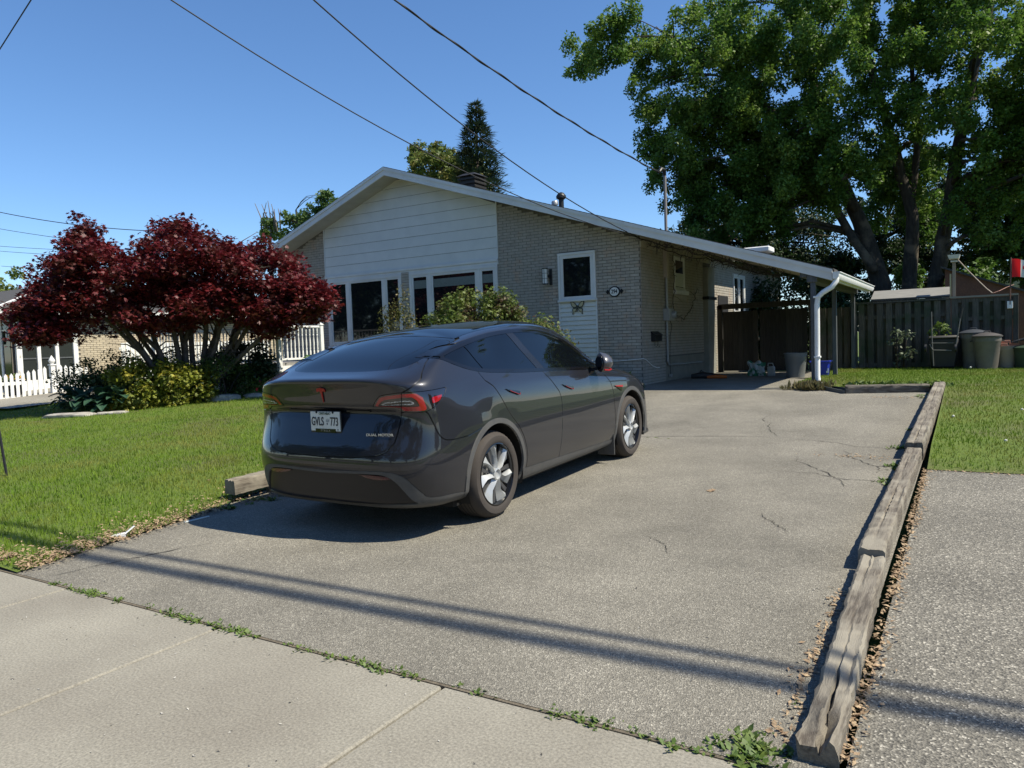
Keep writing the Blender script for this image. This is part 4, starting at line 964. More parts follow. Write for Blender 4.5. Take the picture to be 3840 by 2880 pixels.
wb=thing('wheeled_cart','dark wheeled cart and spreader with slim metal handles by the fence','cart',(-.6,20.1,.48))
MB().hexa(tub(-.55,20.15,.55,.24,.22,.31,.28,.68)).add('bin_body',M_pblk,wb,bev=.03,smooth=True)
MB().hexa(tub(-.55,20.13,1.23,.32,.29,.29,.27,.06)).add('lid',pm('cart_lid',(.055,.05,.042),.6),wb,bev=.02,smooth=True)
MB().tube([(-.74,19.75,.6),(-.77,19.75,1.2),(-.78,19.75,1.85)],.011,6).add('handle_rod',M_rod,wb,smooth=True)
MB().tube([(-.30,19.75,1.05),(-.25,19.75,1.4),(-.20,19.75,1.75)],.014,6).add('handle_rod',M_rod,wb,smooth=True); MB().tube([(-.215,19.75,1.68),(-.175,19.75,1.90)],.024,8).add('hand_grip',M_pblk,wb,smooth=True)
MB().tube([(-.82,19.72,1.10),(-.75,19.72,.97),(-.38,19.72,.95)],.010,6).add('cross_bar',M_rod,wb,smooth=True); MB().tube([(-.78,19.72,1.13),(-.35,19.72,1.12)],.008,6).add('cross_bar',M_rod,wb,smooth=True)
for x in (-.9,-.30): MB().lathe([(.07,-.02),(.09,-.02),(.09,.02),(.07,.02)],(0,0,0),16).add('wheel',M_pblk,wb,smooth=True,xf=Matrix.Translation((x,19.75,1.02 if x<-.5 else 1.0))@Matrix.Rotation(R(90),4,'Y'))
# splash block
sb=thing('splash_block','dark plastic splash trough under the downspout','splash block',(-2.0,14.4,.42))
MB().hexa([(-2.32,14.50,.44),(-2.20,14.68,.44),(-1.72,14.10,.40),(-1.86,13.90,.40),(-2.32,14.50,.455),(-2.20,14.68,.455),(-1.72,14.10,.415),(-1.86,13.90,.415)]).add('base',M_dark,sb)
for a,b in (((-2.33,14.49,.47),(-1.86,13.88,.43)),((-2.19,14.69,.47),(-1.70,14.11,.43))): bar(a,b,.02,.06).add('side_wall',pm('splash_grey',(.07,.08,.085),.5),sb)
# marker stake at the left edge
MB().tube([(-9.62,4.30,.05),(-9.92,4.36,.86)],.016,6).add('lawn_stake',M_dark,label='thin black stake standing in the front lawn at the left',cat='stake',smooth=True)
# ================================================================ CAR
carM=Matrix(((-.010897,.999941,0,-4.218),(.999685,.010900,-.022594,5.063),(.022593,.000246,.999745,gz(5.063)+.004),(0,0,0,1)))
# basis above: local x -> forward, local y -> right, local z -> up
fx=Vector((-.010897,.999685,.022593)); ry=Vector((.999941,.010900,.000246)); uz=fx.cross(ry)*-1
carM=Matrix(((fx.x,ry.x,uz.x,-4.218),(fx.y,ry.y,uz.y,5.063),(fx.z,ry.z,uz.z,.0612),(0,0,0,1)))
car=thing('parked_car','dark grey electric hatchback parked on the driveway with red badge and silver wheels','car',mat=carM)
def cpart(name,me,mat,par=None,**k): return link(name,me,mat,par or car,**k)
def ip(x,xs,ys): return float(np.interp(x,xs,ys))
cols=[]
def zrow(zs): return zs
# rows 0..16
rear0=[(-.60,.20),(-.91,.245),(-.965,.33),(-.985,.45),(-1.0,.55),(-.99,.66),(-.94,.80),(-.905,.90),(-.885,.955),(-.925,.985),(-.945,1.06),(-.972,1.165),(-.962,1.210),(-.80,1.248),(-.50,1.352),(-.20,1.440),(-.03,1.486),(.06,1.506)]
NR=len(rear0)
def rc(dx,ys,over={}):
    return [(x+ (dx[i] if isinstance(dx,list) else dx),ys[i],z) for i,(x,z) in enumerate(rear0)]
c0=[(x,0,z) for x,z in rear0]
y1=[.26,.30,.31,.32,.32,.31,.30,.30,.30,.30,.30,.30,.29,.28,.27,.24,.15,0]
c1=[(x+.006,y,z) for (x,z),y in zip(rear0,y1)]; c1[17]=(.08,0,1.510); c1[16]=(-.02,.15,1.486)
c2=[(-.58,.46,.20),(-.885,.52,.245),(-.94,.55,.33),(-.962,.57,.45),(-.977,.57,.55),(-.967,.565,.66),(-.918,.555,.80),(-.885,.55,.90),(-.868,.55,.953),(-.905,.55,.985),(-.925,.55,1.06),(-.948,.54,1.160),(-.932,.53,1.202),(-.74,.51,1.258),(-.475,.49,1.352),(-.19,.44,1.432),(-.015,.28,1.484),(.10,0,1.516)]
c3=[(-.56,.60,.20),(-.84,.69,.248),(-.885,.735,.33),(-.905,.755,.45),(-.915,.765,.56),(-.905,.76,.66),(-.872,.745,.78),(-.855,.735,.88),(-.852,.73,.945),(-.865,.73,.99),(-.885,.725,1.06),(-.895,.715,1.140),(-.862,.70,1.190),(-.665,.665,1.262),(-.42,.635,1.352),(-.17,.575,1.425),(.0,.38,1.482),(.14,0,1.524)]
c4=[(-.52,.68,.20),(-.745,.80,.25),(-.785,.85,.33),(-.80,.875,.45),(-.805,.885,.56),(-.80,.882,.67),(-.79,.868,.78),(-.785,.862,.88),(-.785,.860,.94),(-.785,.858,.99),(-.785,.852,1.06),(-.78,.835,1.130),(-.74,.812,1.185),(-.585,.765,1.272),(-.385,.725,1.362),(-.13,.645,1.432),(.06,.42,1.488),(.20,0,1.538)]
c5=[(-.48,.72,.20),(-.60,.865,.252),(-.615,.912,.33),(-.62,.932,.45),(-.62,.938,.56),(-.62,.935,.67),(-.62,.925,.78),(-.615,.915,.88),(-.615,.910,.94),(-.61,.905,.99),(-.60,.895,1.06),(-.585,.878,1.120),(-.555,.850,1.180),(-.46,.800,1.265),(-.27,.745,1.365),(-.04,.668,1.452),(.13,.43,1.505),(.28,0,1.555)]
c6=[(-.30,.74,.20),(-.32,.895,.255),(-.32,.935,.33),(-.32,.950,.45),(-.32,.955,.56),(-.32,.955,.67),(-.32,.952,.78),(-.32,.942,.88),(-.315,.933,.94),(-.31,.923,.99),(-.30,.908,1.05),(-.29,.892,1.100),(-.26,.868,1.165),(-.19,.825,1.245),(-.07,.765,1.365),(.13,.672,1.478),(.27,.43,1.530),(.38,0,1.572)]
def sec(x,xt=None):
    # generic side column; xt = x of top rows
    yw=ip(x,[0,.5,1.2,2.2,2.9,3.2],[.957,.945,.935,.945,.955,.935])
    zb=ip(x,[0,.4,.8,1.3,2.0,2.4,2.7,3.0,3.3],[1.165,1.135,1.112,1.09,1.058,1.03,1.005,.965,.905])
    yb=ip(x,[0,.4,1.2,2.0,2.4,2.7,3.0,3.3],[.868,.872,.872,.868,.868,.868,.862,.80])
    zr_=ip(x,[0,.4,.8,1.1,1.4,1.63,1.85,2.05,2.25,2.4,2.7,3.0,3.3],[1.475,1.505,1.528,1.536,1.515,1.462,1.375,1.27,1.15,1.075,1.035,.995,.93])
    yr_=ip(x,[0,1.2,1.63,2.0,2.4,2.7,3.0,3.3],[.66,.665,.68,.725,.80,.76,.72,.66])
    zc_=ip(x,[0,.25,.5,.8,1.1,1.4,1.7,2.0,2.3,2.6,2.85,3.0,3.3],[1.50,1.545,1.578,1.604,1.618,1.620,1.600,1.525,1.385,1.215,1.085,1.04,.975])
    zi_=zr_+(zc_-zr_)*.70; 
    lowz=[.19,.20,.265,.36,.46,.57,.68,.77,.84]
    lowy=[.70,.855,.905,yw-.015,yw-.003,yw,yw,yw-.004,yw-.009]
    r=[(x,y,z) for y,z in zip(lowy,lowz)]
    zz=[.84+(zb-.84)*t for t in (.32,.58,.80,1.0)]
    r+=[(x,yw-.016-.0*t,zz[0]) if False else (x,yy,z) for t,yy,z in zip((0,1,2,3),(yw-.016,yw-.028,(yw-.03+yb)/2+.006,yb),zz)]
    # rows 13..17
    r+=[(x,yb-(yb-yr_)*.22,zb+(zr_-zb)*.24),(x,yb-(yb-yr_)*.62,zb+(zr_-zb)*.64),(x,yr_,zr_),(x,.43,zi_),(x,0,zc_)]
    return r
def blend(x,xt):
    a=sec(x); out=[]
    for i,p in enumerate(a):
        t=max(0,(i-11)/6.); xx=x+(xt-x)*t; q=sec(xx)[i]; out.append(q)
    return out
side=[blend(0,.52),blend(.32,.72),blend(.66,.92)]+[sec(x) for x in (1.0,1.35,1.7,2.0,2.3,2.6,2.85,3.1)]
def front(x,y,sc,zt):
    out=[]
    zs=[.19,.20,.26,.34,.42,.50,.57,.63,.68,.72,.755,.785,.81]
    for i,z in enumerate(zs): out.append((x-(.10 if i==0 else 0)-.0*i - max(0,(z-.45))*.42*sc,y*(1-.12*max(0,z-.6)) if i else y*.8,z))
    x13=x-.22*sc; 
    out+=[(x-.24*sc,y*.86,.835),(x-.32*sc,y*.70,.865),(x-.42*sc,y*.52,.90),(x-.5*sc,y*.25,.94),(x-.56*sc,0,.955)]
    return out
side+=[front(3.40,.93,.25,.8),front(3.60,.80,.7,.8),front(3.70,.52,1.,.8),front(3.735,.25,1.05,.8),front(3.745,0,1.08,.8)]
side[-5][13:]
C=np.array([c0,c1,c2,c3,c4,c5,c6]+side,float)      # (ncol,nrow,3)
C[0,:,1]=0; C[-1,:,1]=0; C[:,-1,1]=0
NCo=C.shape[0]
def mirror_pad(P):
    # symmetric padding in column direction (about y=0) and row direction at centreline
    a=P[1:2].copy(); a[...,1]*=-1; b=P[-2:-1].copy(); b[...,1]*=-1
    Q=np.concatenate([a,P,b],0)
    t=Q[:,-2:-1].copy(); t[...,1]*=-1; s=2*Q[:,0:1]-Q[:,1:2]
    return np.concatenate([s,Q,t],1)
def smp(P):  # value of uniform b-spline at the control sites
    Q=mirror_pad(P); A=(Q[:-2]+4*Q[1:-1]+Q[2:])/6; return (A[:,:-2]+4*A[:,1:-1]+A[:,2:])/6
ctrl=C.copy()
for it in range(3): ctrl=ctrl+.75*(C-smp(ctrl))
K=8
def bas(n,k):
    t=np.linspace(0,n-1,(n-1)*k+1); i=np.minimum(t.astype(int),n-2); u=t-i
    W=np.zeros((len(t),n+2)); b=[(1-u)**3/6,(3*u**3-6*u**2+4)/6,(-3*u**3+3*u**2+3*u+1)/6,u**3/6]
    for q in range(4): W[np.arange(len(t)),i+q]+=b[q]
    return W
Wc=bas(NCo,K); Wr=bas(NR,K)
Q=mirror_pad(ctrl); S=np.einsum('ai,bj,ijk->abk',Wc,Wr,Q)
na,nb_=S.shape[:2]
S[0,:,1]=0; S[-1,:,1]=0; S[:,-1,1]=0
full=np.concatenate([S,(S[::-1]*np.array([1,-1,1]))[1:-1]],0)   # wraps round
nA=full.shape[0]
idx=np.arange(nA*nb_).reshape(nA,nb_)
ii=np.arange(nA); jj=(ii+1)%nA
q00=idx[ii][:,:-1].ravel(); q10=idx[jj][:,:-1].ravel(); q11=idx[jj][:,1:].ravel(); q01=idx[ii][:,1:].ravel()
T=np.concatenate([np.stack([q00,q10,q11],1),np.stack([q00,q11,q01],1)])
Vv=full.reshape(-1,3).copy()
def vnorm(V,T):
    a,b,c=V[T[:,0]],V[T[:,1]],V[T[:,2]]; n=np.cross(b-a,c-a); N=np.zeros_like(V)
    for k in range(3): np.add.at(N,T[:,k],n)
    # merge centreline duplicates
    return N
Nn=vnorm(Vv,T)
key=np.round(Vv*20000).astype(np.int64); _,inv=np.unique(key,axis=0,return_inverse=True); inv=inv.ravel()
acc=np.zeros((inv.max()+1,3)); np.add.at(acc,inv,Nn); Nn=acc[inv]; Nn/=np.linalg.norm(Nn,axis=1,keepdims=True)+1e-12
if (Nn[:,1]*Vv[:,1]).sum()<0: T=T[:,::-1]; Nn=-Nn
class Surf:
    def __init__(s,V,N,T): s.V,s.N,s.T=V,N,T
    def split(s,F):
        """F per vertex; returns (inside F<0, outside F>=0)"""
        V,N,T=s.V,s.N,s.T; f=F[T]; neg=f<0; c=neg.sum(1)
        ins=[T[c==3]]; out=[T[c==0]]; nV=[V];nN=[N]; base=len(V)
        for cnt,one,oth in ((1,True,None),(2,False,None)):
            t=T[c==cnt]; 
            if not len(t): continue
            ng=F[t]<0; lone=np.argmax(ng==one,axis=1); r=np.arange(len(t))
            A=t[r,lone];Bq=t[r,(lone+1)%3];Cq=t[r,(lone+2)%3]
            def mid(p,q):
                u=(F[p]/(F[p]-F[q]))[:,None]; vv=V[p]+(V[q]-V[p])*u; nn=N[p]+(N[q]-N[p])*u
                return vv,nn/(np.linalg.norm(nn,axis=1,keepdims=True)+1e-12)
            v1,n1=mid(A,Bq); v2,n2=mid(A,Cq); m=len(t); i1=base+np.arange(m); i2=i1+m; base+=2*m
            nV+=[v1,v2]; nN+=[n1,n2]
            tip=np.stack([A,i1,i2],1); q1=np.stack([i1,Bq,Cq],1); q2=np.stack([i1,Cq,i2],1)
            if cnt==1: ins.append(tip); out+= [q1,q2]
            else: out.append(tip); ins+=[q1,q2]
        V2=np.concatenate(nV); N2=np.concatenate(nN)
        return Surf(V2,N2,np.concatenate(ins)),Surf(V2,N2,np.concatenate(out))
    def cut(s,fn,g=0.003):
        """(inside,outside) with a gap of 2g around fn==0"""
        a,r=s.split(fn(s.V)+g); b,o=r.split(fn(r.V)-g); return a,o
    def compact(s):
        u,i=np.unique(s.T.ravel(),return_inverse=True); return s.V[u],s.N[u],i.reshape(-1,3)
    def add(s,name,mat,par=None,off=0.,rim=0.,**k):
        if not len(s.T): return None
        V,N,Tt=s.compact(); V=V+N*off
        a,b,c=V[Tt[:,0]],V[Tt[:,1]],V[Tt[:,2]]; ar=np.linalg.norm(np.cross(b-a,c-a),axis=1); Tt=Tt[ar>1e-9]
        if rim:  # turned in edge
            e=np.concatenate([Tt[:,[0,1]],Tt[:,[1,2]],Tt[:,[2,0]]]); es=np.sort(e,1); _,ix,cn=np.unique(es,axis=0,return_index=True,return_counts=True); be=e[ix[cn==1]]
            n=len(V); V=np.concatenate([V,V-N*rim]); N=np.concatenate([N,N]); 
            Tt=np.concatenate([Tt,np.stack([be[:,1],be[:,0],be[:,0]+n],1),np.stack([be[:,1],be[:,0]+n,be[:,1]+n],1)])
            u,i=np.unique(Tt.ravel(),return_inverse=True); V=V[u];N=N[u];Tt=i.reshape(-1,3)
        me=np_mesh(name,V,Tt,True,N); return cpart(name,me,mat,par,**k)
def poly_sd(P2,poly):
    """signed distance (negative inside) of points to polygon"""
    A=np.array(poly,float); Bp=np.roll(A,-1,0); d=np.full(len(P2),1e9); ins=np.zeros(len(P2),bool)
    for a,b in zip(A,Bp):
        ab=b-a; t=np.clip(((P2-a)@ab)/(ab@ab+1e-12),0,1); d=np.minimum(d,np.linalg.norm(P2-a-t[:,None]*ab,axis=1))
        c=((a[1]>P2[:,1])!=(b[1]>P2[:,1])); 
        with np.errstate(divide='ignore',invalid='ignore'): xi=(b[0]-a[0])*(P2[:,1]-a[1])/(b[1]-a[1]+1e-15)+a[0]
        ins^=c&(P2[:,0]<xi)
    return np.where(ins,-d,d)
def smoothpoly(pts,n=6):
    P=np.array(pts,float); out=[]; m=len(P)
    for i in range(m):
        p0,p1,p2,p3=P[i-1],P[i],P[(i+1)%m],P[(i+2)%m]
        for k in range(n):
            t=k/n; out.append(.5*((2*p1)+(-p0+p2)*t+(2*p0-5*p1+4*p2-p3)*t*t+(-p0+3*p1-3*p2+p3)*t**3))
    return np.array(out)
XZ=lambda V:V[:,[0,2]]
XYa=lambda V:np.stack([V[:,0],np.abs(V[:,1])],1)
ANG=lambda V:np.stack([np.degrees(np.arctan2(np.abs(V[:,1]),.2-V[:,0])),V[:,2]*60],1)   # scaled so both axes are ~1.6 cm per unit
def sideF(poly,ymin=.5):
    return lambda V: np.maximum(poly_sd(XZ(V),poly),ymin-np.abs(V[:,1]))
def angF(poly): return lambda V: poly_sd(ANG(V),poly)*.0165
body=Surf(Vv,Nn,T)
# paint and car materials
def carpaint():
    m=bpy.data.materials.new('car_paint'); m.use_nodes=True; nt=m.node_tree; b=nt.nodes['Principled BSDF']; L=nt.links.new
    b.inputs['Base Color'].default_value=(.020,.021,.027,1); b.inputs['Metallic'].default_value=.3; b.inputs['Roughness'].default_value=.32; b.inputs['Specular IOR Level'].default_value=.15
    b.inputs['Coat Weight'].default_value=1.; b.inputs['Coat Roughness'].default_value=.02; b.inputs['Coat IOR'].default_value=1.5
    tc=_n(nt,'ShaderNodeTexCoord'); nz=_n(nt,'ShaderNodeTexNoise',Scale=7.,Detail=6.,Roughness=.7); L(tc.outputs['Object'],nz.inputs['Vector'])
    sx=_n(nt,'ShaderNodeSeparateXYZ'); L(tc.outputs['Object'],sx.inputs[0])
    mr=_n(nt,'ShaderNodeMapRange'); mr.inputs[1].default_value=.62; mr.inputs[2].default_value=.25; L(sx.outputs[2],mr.inputs[0])
    mu=_n(nt,'ShaderNodeMath',operation='MULTIPLY'); L(mr.outputs[0],mu.inputs[0]); L(nz.outputs[0],mu.inputs[1])
    mx=_n(nt,'ShaderNodeMapRange'); mx.inputs[3].default_value=.008; mx.inputs[4].default_value=.03; L(mu.outputs[0],mx.inputs[0]); L(mx.outputs[0],b.inputs['Coat Roughness'])
    c=_n(nt,'ShaderNodeMix',data_type='RGBA'); c.inputs[6].default_value=(.020,.021,.027,1); c.inputs[7].default_value=(.026,.025,.025,1)
    m3=_n(nt,'ShaderNodeMath',operation='MULTIPLY'); m3.inputs[1].default_value=.28; L(mu.outputs[0],m3.inputs[0]); L(m3.outputs[0],c.inputs[0]); L(c.outputs[2],b.inputs['Base Color'])
    return m
M_paint=carpaint()
M_cglass=pm('tinted_glass',(.003,.004,.006),.015,spec=.45)
M_clad=pm('grey_cladding',(.060,.060,.060),.6,(.075,.073,.070),14.,4.,local=True)
M_gloss=pm('gloss_black',(.006,.006,.007),.08,spec=.5)
M_inner=pm('shut_line_black',(.003,.003,.003),.8)
M_red=pm('lamp_red',(.26,.003,.006),.12,coat=1.); M_redd=pm('lamp_dark_red',(.055,.002,.006),.2,coat=1.); M_smoke=pm('lamp_smoke',(.012,.010,.012),.05,coat=1.)
M_lampw=pm('lamp_white',(.45,.45,.43),.15,(.15,.15,.15),60.,2.,.45,.55,stretch=(1,1,3),coat=1.,local=True)
M_mir=pm('mirror_shell',(.07,.07,.08),.3,metal=.3,coat=.6)
M_badge=pm('badge_red',(.30,.008,.008),.3)
# inner shell (dark, just beneath the panels)
sh=Surf(Vv,Nn,T)
for cxw in (0.,2.89):
    f=lambda V,c=cxw: np.maximum(np.hypot(V[:,0]-c,V[:,2]-.35)-.44,.55-np.abs(V[:,1]))
    _,sh=sh.split(f(sh.V))
sh.add('inner_shell',M_inner,off=-.012)
# wheel arches
for cxw in (0.,2.89):
    f=lambda V,c=cxw: np.maximum(np.hypot(V[:,0]-c,V[:,2]-.35)-.418,.55-np.abs(V[:,1]))
    _,body=body.split(f(body.V))
clad=[]
for cxw in (0.,2.89):
    f=lambda V,c=cxw: np.maximum(np.maximum(np.hypot(V[:,0]-c,V[:,2]-.35)-.462,.55-np.abs(V[:,1])),.2-V[:,2])
    a,body=body.cut(f,.0015); clad.append(a)
# split helper right/left
def lr(s): return s.split(-s.V[:,1])   # returns (y>0),(y<0)
for a in clad:
    for h_ in lr(a): h_.add('wheel_arch_trim',M_clad,off=.006,rim=.02)
# rocker cladding
rock=[(.36,.10),(2.55,.10),(2.52,.262),(2.40,.272),(1.4,.292),(.47,.315),(.30,.33)]
a,body=body.cut(sideF(rock,.45),.002)
for h_ in lr(a): h_.add('rocker_trim',M_clad,off=.002,rim=.01)
# lower black rear bumper
def A2(pts): # (x,y,z) list -> angle polygon
    return [(math.degrees(math.atan2(y,.2-x)),z*60) for x,y,z in pts]
low=smoothpoly([(-30,.522*60),(0,.522*60)]+A2([(-.985,.30,.530),(-.975,.50,.535),(-.95,.64,.525),(-.915,.72,.49),(-.88,.77,.43),(-.84,.82,.365),(-.78,.855,.325)])+[(55,.30*60),(60,.17*60),(30,.17*60),(0,.17*60),(-30,.17*60)],4)
a,body=body.cut(angF(low),.0015)
inner=smoothpoly([(-30,.500*60),(0,.500*60)]+A2([(-.985,.30,.508),(-.975,.50,.510),(-.955,.585,.498),(-.93,.65,.455),(-.90,.70,.385),(-.86,.73,.325),(-.83,.745,.300)])+[(37,.285*60),(30,.282*60),(20,.268*60),(8,.262*60),(0,.268*60),(-30,.268*60)],4)
b,trim=a.cut(angF(inner),.001); trim.add('bumper_trim',M_clad,off=.003,rim=.012)
refl=smoothpoly(A2([(-.985,.34,.502),(-.98,.50,.503),(-.96,.62,.492),(-.95,.60,.474),(-.975,.48,.472)]),4)
c,b=b.cut(angF(refl),.001)
for h_ in lr(c): h_.add('reflector',M_redd,off=.002)
b.add('lower_bumper',pm('lower_bumper_black',(.010,.010,.012),.30,local=True,spec=.4),off=-.008,rim=.004)
# glass areas ---------------------------------------------------
dlo=smoothpoly([(-.50,1.342),(-.42,1.300),(-.30,1.250),(-.14,1.205),(.05,1.178),(.30,1.158),(.60,1.138),(1.0,1.118),(1.5,1.092),(1.95,1.066),(2.24,1.052),(2.235,1.10),(2.12,1.165),(2.0,1.232),(1.82,1.325),(1.66,1.397),(1.50,1.447),(1.30,1.488),(1.05,1.514),(.80,1.520),(.50,1.508),(.25,1.486),(.0,1.452),(-.20,1.416),(-.38,1.376)],4)
dl,body=body.cut(sideF(dlo,.55),.002)
def shrink(p,d):
    P=np.array(p); n=len(P); out=[]
    for i in range(n):
        t=P[(i+1)%n]-P[i-1]; nrm=np.array([-t[1],t[0]])/(np.linalg.norm(t)+1e-9); out.append(P[i]+nrm*d)
    return np.array(out)
area=sum(dlo[i][0]*dlo[(i+1)%len(dlo)][1]-dlo[(i+1)%len(dlo)][0]*dlo[i][1] for i in range(len(dlo)))
gl_poly=shrink(dlo,.031 if area>0 else -.031)
g,trim=dl.cut(lambda V:poly_sd(XZ(V),gl_poly),.0008)
for h_ in lr(trim): h_.add('window_trim',M_gloss,off=.001,rim=.006)
def linef(x0,z0,x1,z1):
    d=np.array([x1-x0,z1-z0]); d/=np.linalg.norm(d); n=np.array([d[1],-d[0]])
    return lambda V:(XZ(V)-np.array([x0,z0]))@n
qg,g=g.cut(linef(.04,1.17,-.13,1.45),.006)
rg_,g=g.cut(linef(.93,1.10,.60,1.53),.002)
bp,g=g.cut(linef(1.07,1.10,.72,1.53),.002)
mg,fg=g.split(-linef(1.90,1.05,1.80,1.40)(g.V))
for h_ in lr(qg): h_.add('quarter_glass',M_cglass,off=-.005)
for h_ in lr(rg_): h_.add('rear_door_glass',M_cglass,off=-.005)
for h_ in lr(bp): h_.add('pillar_trim',pm('pillar_gloss',(.012,.012,.014),.12,spec=.5),off=-.003)
for h_ in lr(g): h_.add('front_door_glass',M_cglass,off=-.005)
# backlight, roof glass, windscreen (top projection)
back=smoothpoly([(-.795,-.25),(-.795,0),(-.79,.25),(-.765,.42),(-.71,.535),(-.62,.60),(-.45,.625),(-.25,.615),(-.02,.600),(.015,.30),(.03,0),(.03,-.3)],4)
topF=lambda poly,zmin=1.1:(lambda V:np.maximum(poly_sd(XYa(V),poly),zmin-V[:,2]))
bgl,body=body.cut(topF(back,1.15),.002); bgl.add('rear_window',M_cglass,off=-.002)
roofp=[(.04,-.5),(.03,.30),(.0,.596),(.5,.60),(1.2,.598),(1.70,.588),(1.74,.3),(1.76,-.5)]
rfg,body=body.cut(topF(roofp,1.15),.002); rfg.add('glass_roof',M_cglass,off=.0)
wsp=[(1.79,-.5),(1.77,.3),(1.73,.59),(2.0,.655),(2.35,.73),(2.62,.74),(2.80,.5),(2.86,0),(2.86,-.5)]
ws,body=body.cut(topF(wsp,.95),.002); ws.add('windscreen',M_cglass,off=-.002)
# tail lights ---------------------------------------------------
tl=A2([(-.955,.475,1.000),(-.952,.50,1.030),(-.948,.545,1.078),(-.94,.60,1.090),(-.915,.72,1.102),(-.83,.835,1.103),(-.70,.88,1.108),(-.575,.893,1.115),(-.62,.90,1.060),(-.72,.885,.985),(-.795,.862,.955),(-.86,.80,.952),(-.895,.73,.955),(-.915,.66,.985)])
TL,body=body.cut(angF(tl),.0025)
# tailgate -----------------------------------------------------
tg=[(-40,.625*60),(0,.622*60)]+A2([(-1.0,.35,.632),(-.985,.52,.645),(-.96,.60,.675),(-.93,.655,.74),(-.91,.69,.85),(-.905,.71,.95),(-.90,.725,1.10),(-.86,.79,1.14),(-.80,.835,1.195),(-.76,.815,1.235),(-.66,.78,1.295),(-.53,.745,1.348),(-.33,.70,1.405),(-.10,.655,1.446)])+[(82,1.50*60),(89,1.70*60),(0,1.9*60),(-40,1.9*60)]
def tgF(V): return np.maximum(poly_sd(ANG(V),tg)*.0165,V[:,0]-.035)
tli,tlo=TL.cut(lambda V:poly_sd(ANG(V),tg)*.0165,.002)
def lampbits(s,nm):
    ring=A2([(-.955,.50,1.006),(-.948,.552,1.066),(-.94,.60,1.078),(-.915,.72,1.090),(-.85,.815,1.092),(-.81,.845,1.06),(-.79,.858,.99),(-.795,.862,.966),(-.86,.80,.964),(-.895,.73,.968),(-.905,.71,.995)])
    r,o=s.split(poly_sd(ANG(s.V),ring)*.0165)
    inn=A2([(-.955,.528,1.006),(-.945,.575,1.048),(-.935,.62,1.056),(-.91,.73,1.066),(-.865,.79,1.066),(-.84,.815,1.04),(-.825,.83,.996),(-.86,.79,.996),(-.90,.72,1.000)])
    i,r=r.split(poly_sd(ANG(r.V),inn)*.0165)
    wh=A2([(-.95,.545,1.010),(-.94,.59,1.032),(-.91,.73,1.043),(-.87,.785,1.043),(-.85,.805,1.015),(-.87,.785,1.010),(-.90,.72,1.012)])
    w_,i=i.split(poly_sd(ANG(i.V),wh)*.0165)
    wi=A2([(-.945,.565,1.012),(-.938,.60,1.024),(-.91,.73,1.035),(-.875,.78,1.034),(-.862,.795,1.020),(-.90,.72,1.018)])
    wl_,w_=w_.split(poly_sd(ANG(w_.V),wi)*.0165)
    amb=A2([(-.74,.872,1.055),(-.63,.888,1.068),(-.665,.885,1.025),(-.735,.875,1.010)])
    am,o=o.split(poly_sd(ANG(o.V),amb)*.0165)
    for h_,side_ in zip(zip(lr(o),lr(r),lr(i),lr(w_),lr(wl_),lr(am)),(1,-1)):
        lens=h_[0].add(nm,M_smoke,off=.0)
        if lens is None: continue
        h_[1].add('red_band',M_red,lens,off=.001); h_[2].add('smoked_centre',M_smoke,lens,off=-.004); h_[3].add('light_bar',M_lampw,lens,off=-.001); h_[4].add('light_bar_core',M_smoke,lens,off=-.002); h_[5].add('side_marker',M_red,lens,off=.001)
lampbits(tli,'inner_tail_light'); lampbits(tlo,'tail_light')
TG,body=body.cut(tgF,.0038); TG.add('tailgate',M_paint,rim=.01)
# doors --------------------------------------------------------
seam_mid=[(.905,1.20),(.985,1.10),(1.105,.985),(1.175,.915),(1.20,.86),(1.205,.80),(1.175,.55),(1.13,.32),(1.12,.28)]
rd=[(-.09,1.26),(-.085,1.182),(-.05,1.12),(.03,1.07),(.10,.98),(.20,.85),(.29,.76),(.36,.70),(.435,.60),(.478,.50),(.495,.42),(.49,.325),(.47,.28)]
RD=rd+[(1.12,.28)]+seam_mid[::-1][1:]+[(.905,1.28)]
f1=lambda V:np.maximum(poly_sd(XZ(V),RD),.55-np.abs(V[:,1]))
d1,body=body.cut(f1,.005)
for h_ in lr(d1): h_.add('rear_door',M_paint,rim=.01)
FD=[(.905,1.28)]+seam_mid+[(2.44,.25),(2.44,.30),(2.42,.55),(2.40,.80),(2.36,.90),(2.27,.98),(2.22,1.04),(2.20,1.20)]
d2,body=body.cut(lambda V:np.maximum(poly_sd(XZ(V),FD),.55-np.abs(V[:,1])),.005)
for h_ in lr(d2): h_.add('front_door',M_paint,rim=.01)
# rear bumper: below taillights and behind the arch
bpz=smoothpoly([(-40,.625*60),(0,.625*60)]+A2([(-1.0,.35,.634),(-.985,.52,.647),(-.96,.60,.677),(-.93,.655,.74),(-.91,.69,.85),(-.905,.71,.95),(-.86,.80,.952),(-.80,.862,.955),(-.76,.885,.88),(-.72,.90,.79),(-.68,.915,.745),(-.60,.935,.725),(-.40,.95,.728)])+[(75,.73*60),(80,.1*60),(0,.1*60),(-40,.1*60)],3)
bu,body=body.cut(lambda V:np.maximum(poly_sd(ANG(V),bpz)*.0165,V[:,0]+.05),.0035); bu.add('rear_bumper',M_paint,rim=.01)
# bonnet and front bumper
ho,body=body.cut(lambda V:np.maximum(poly_sd(XYa(V),[(2.83,-.4),(2.72,.5),(2.62,.78),(2.75,.80),(3.05,.77),(3.30,.68),(3.45,.40),(3.50,-.4)]),.8-V[:,2]),.003); ho.add('bonnet',M_paint,rim=.01)
fb,body=body.split(3.31-body.V[:,0]) ; fb.add('front_bumper',M_paint); body.add('body_panels',M_paint,rim=.006)
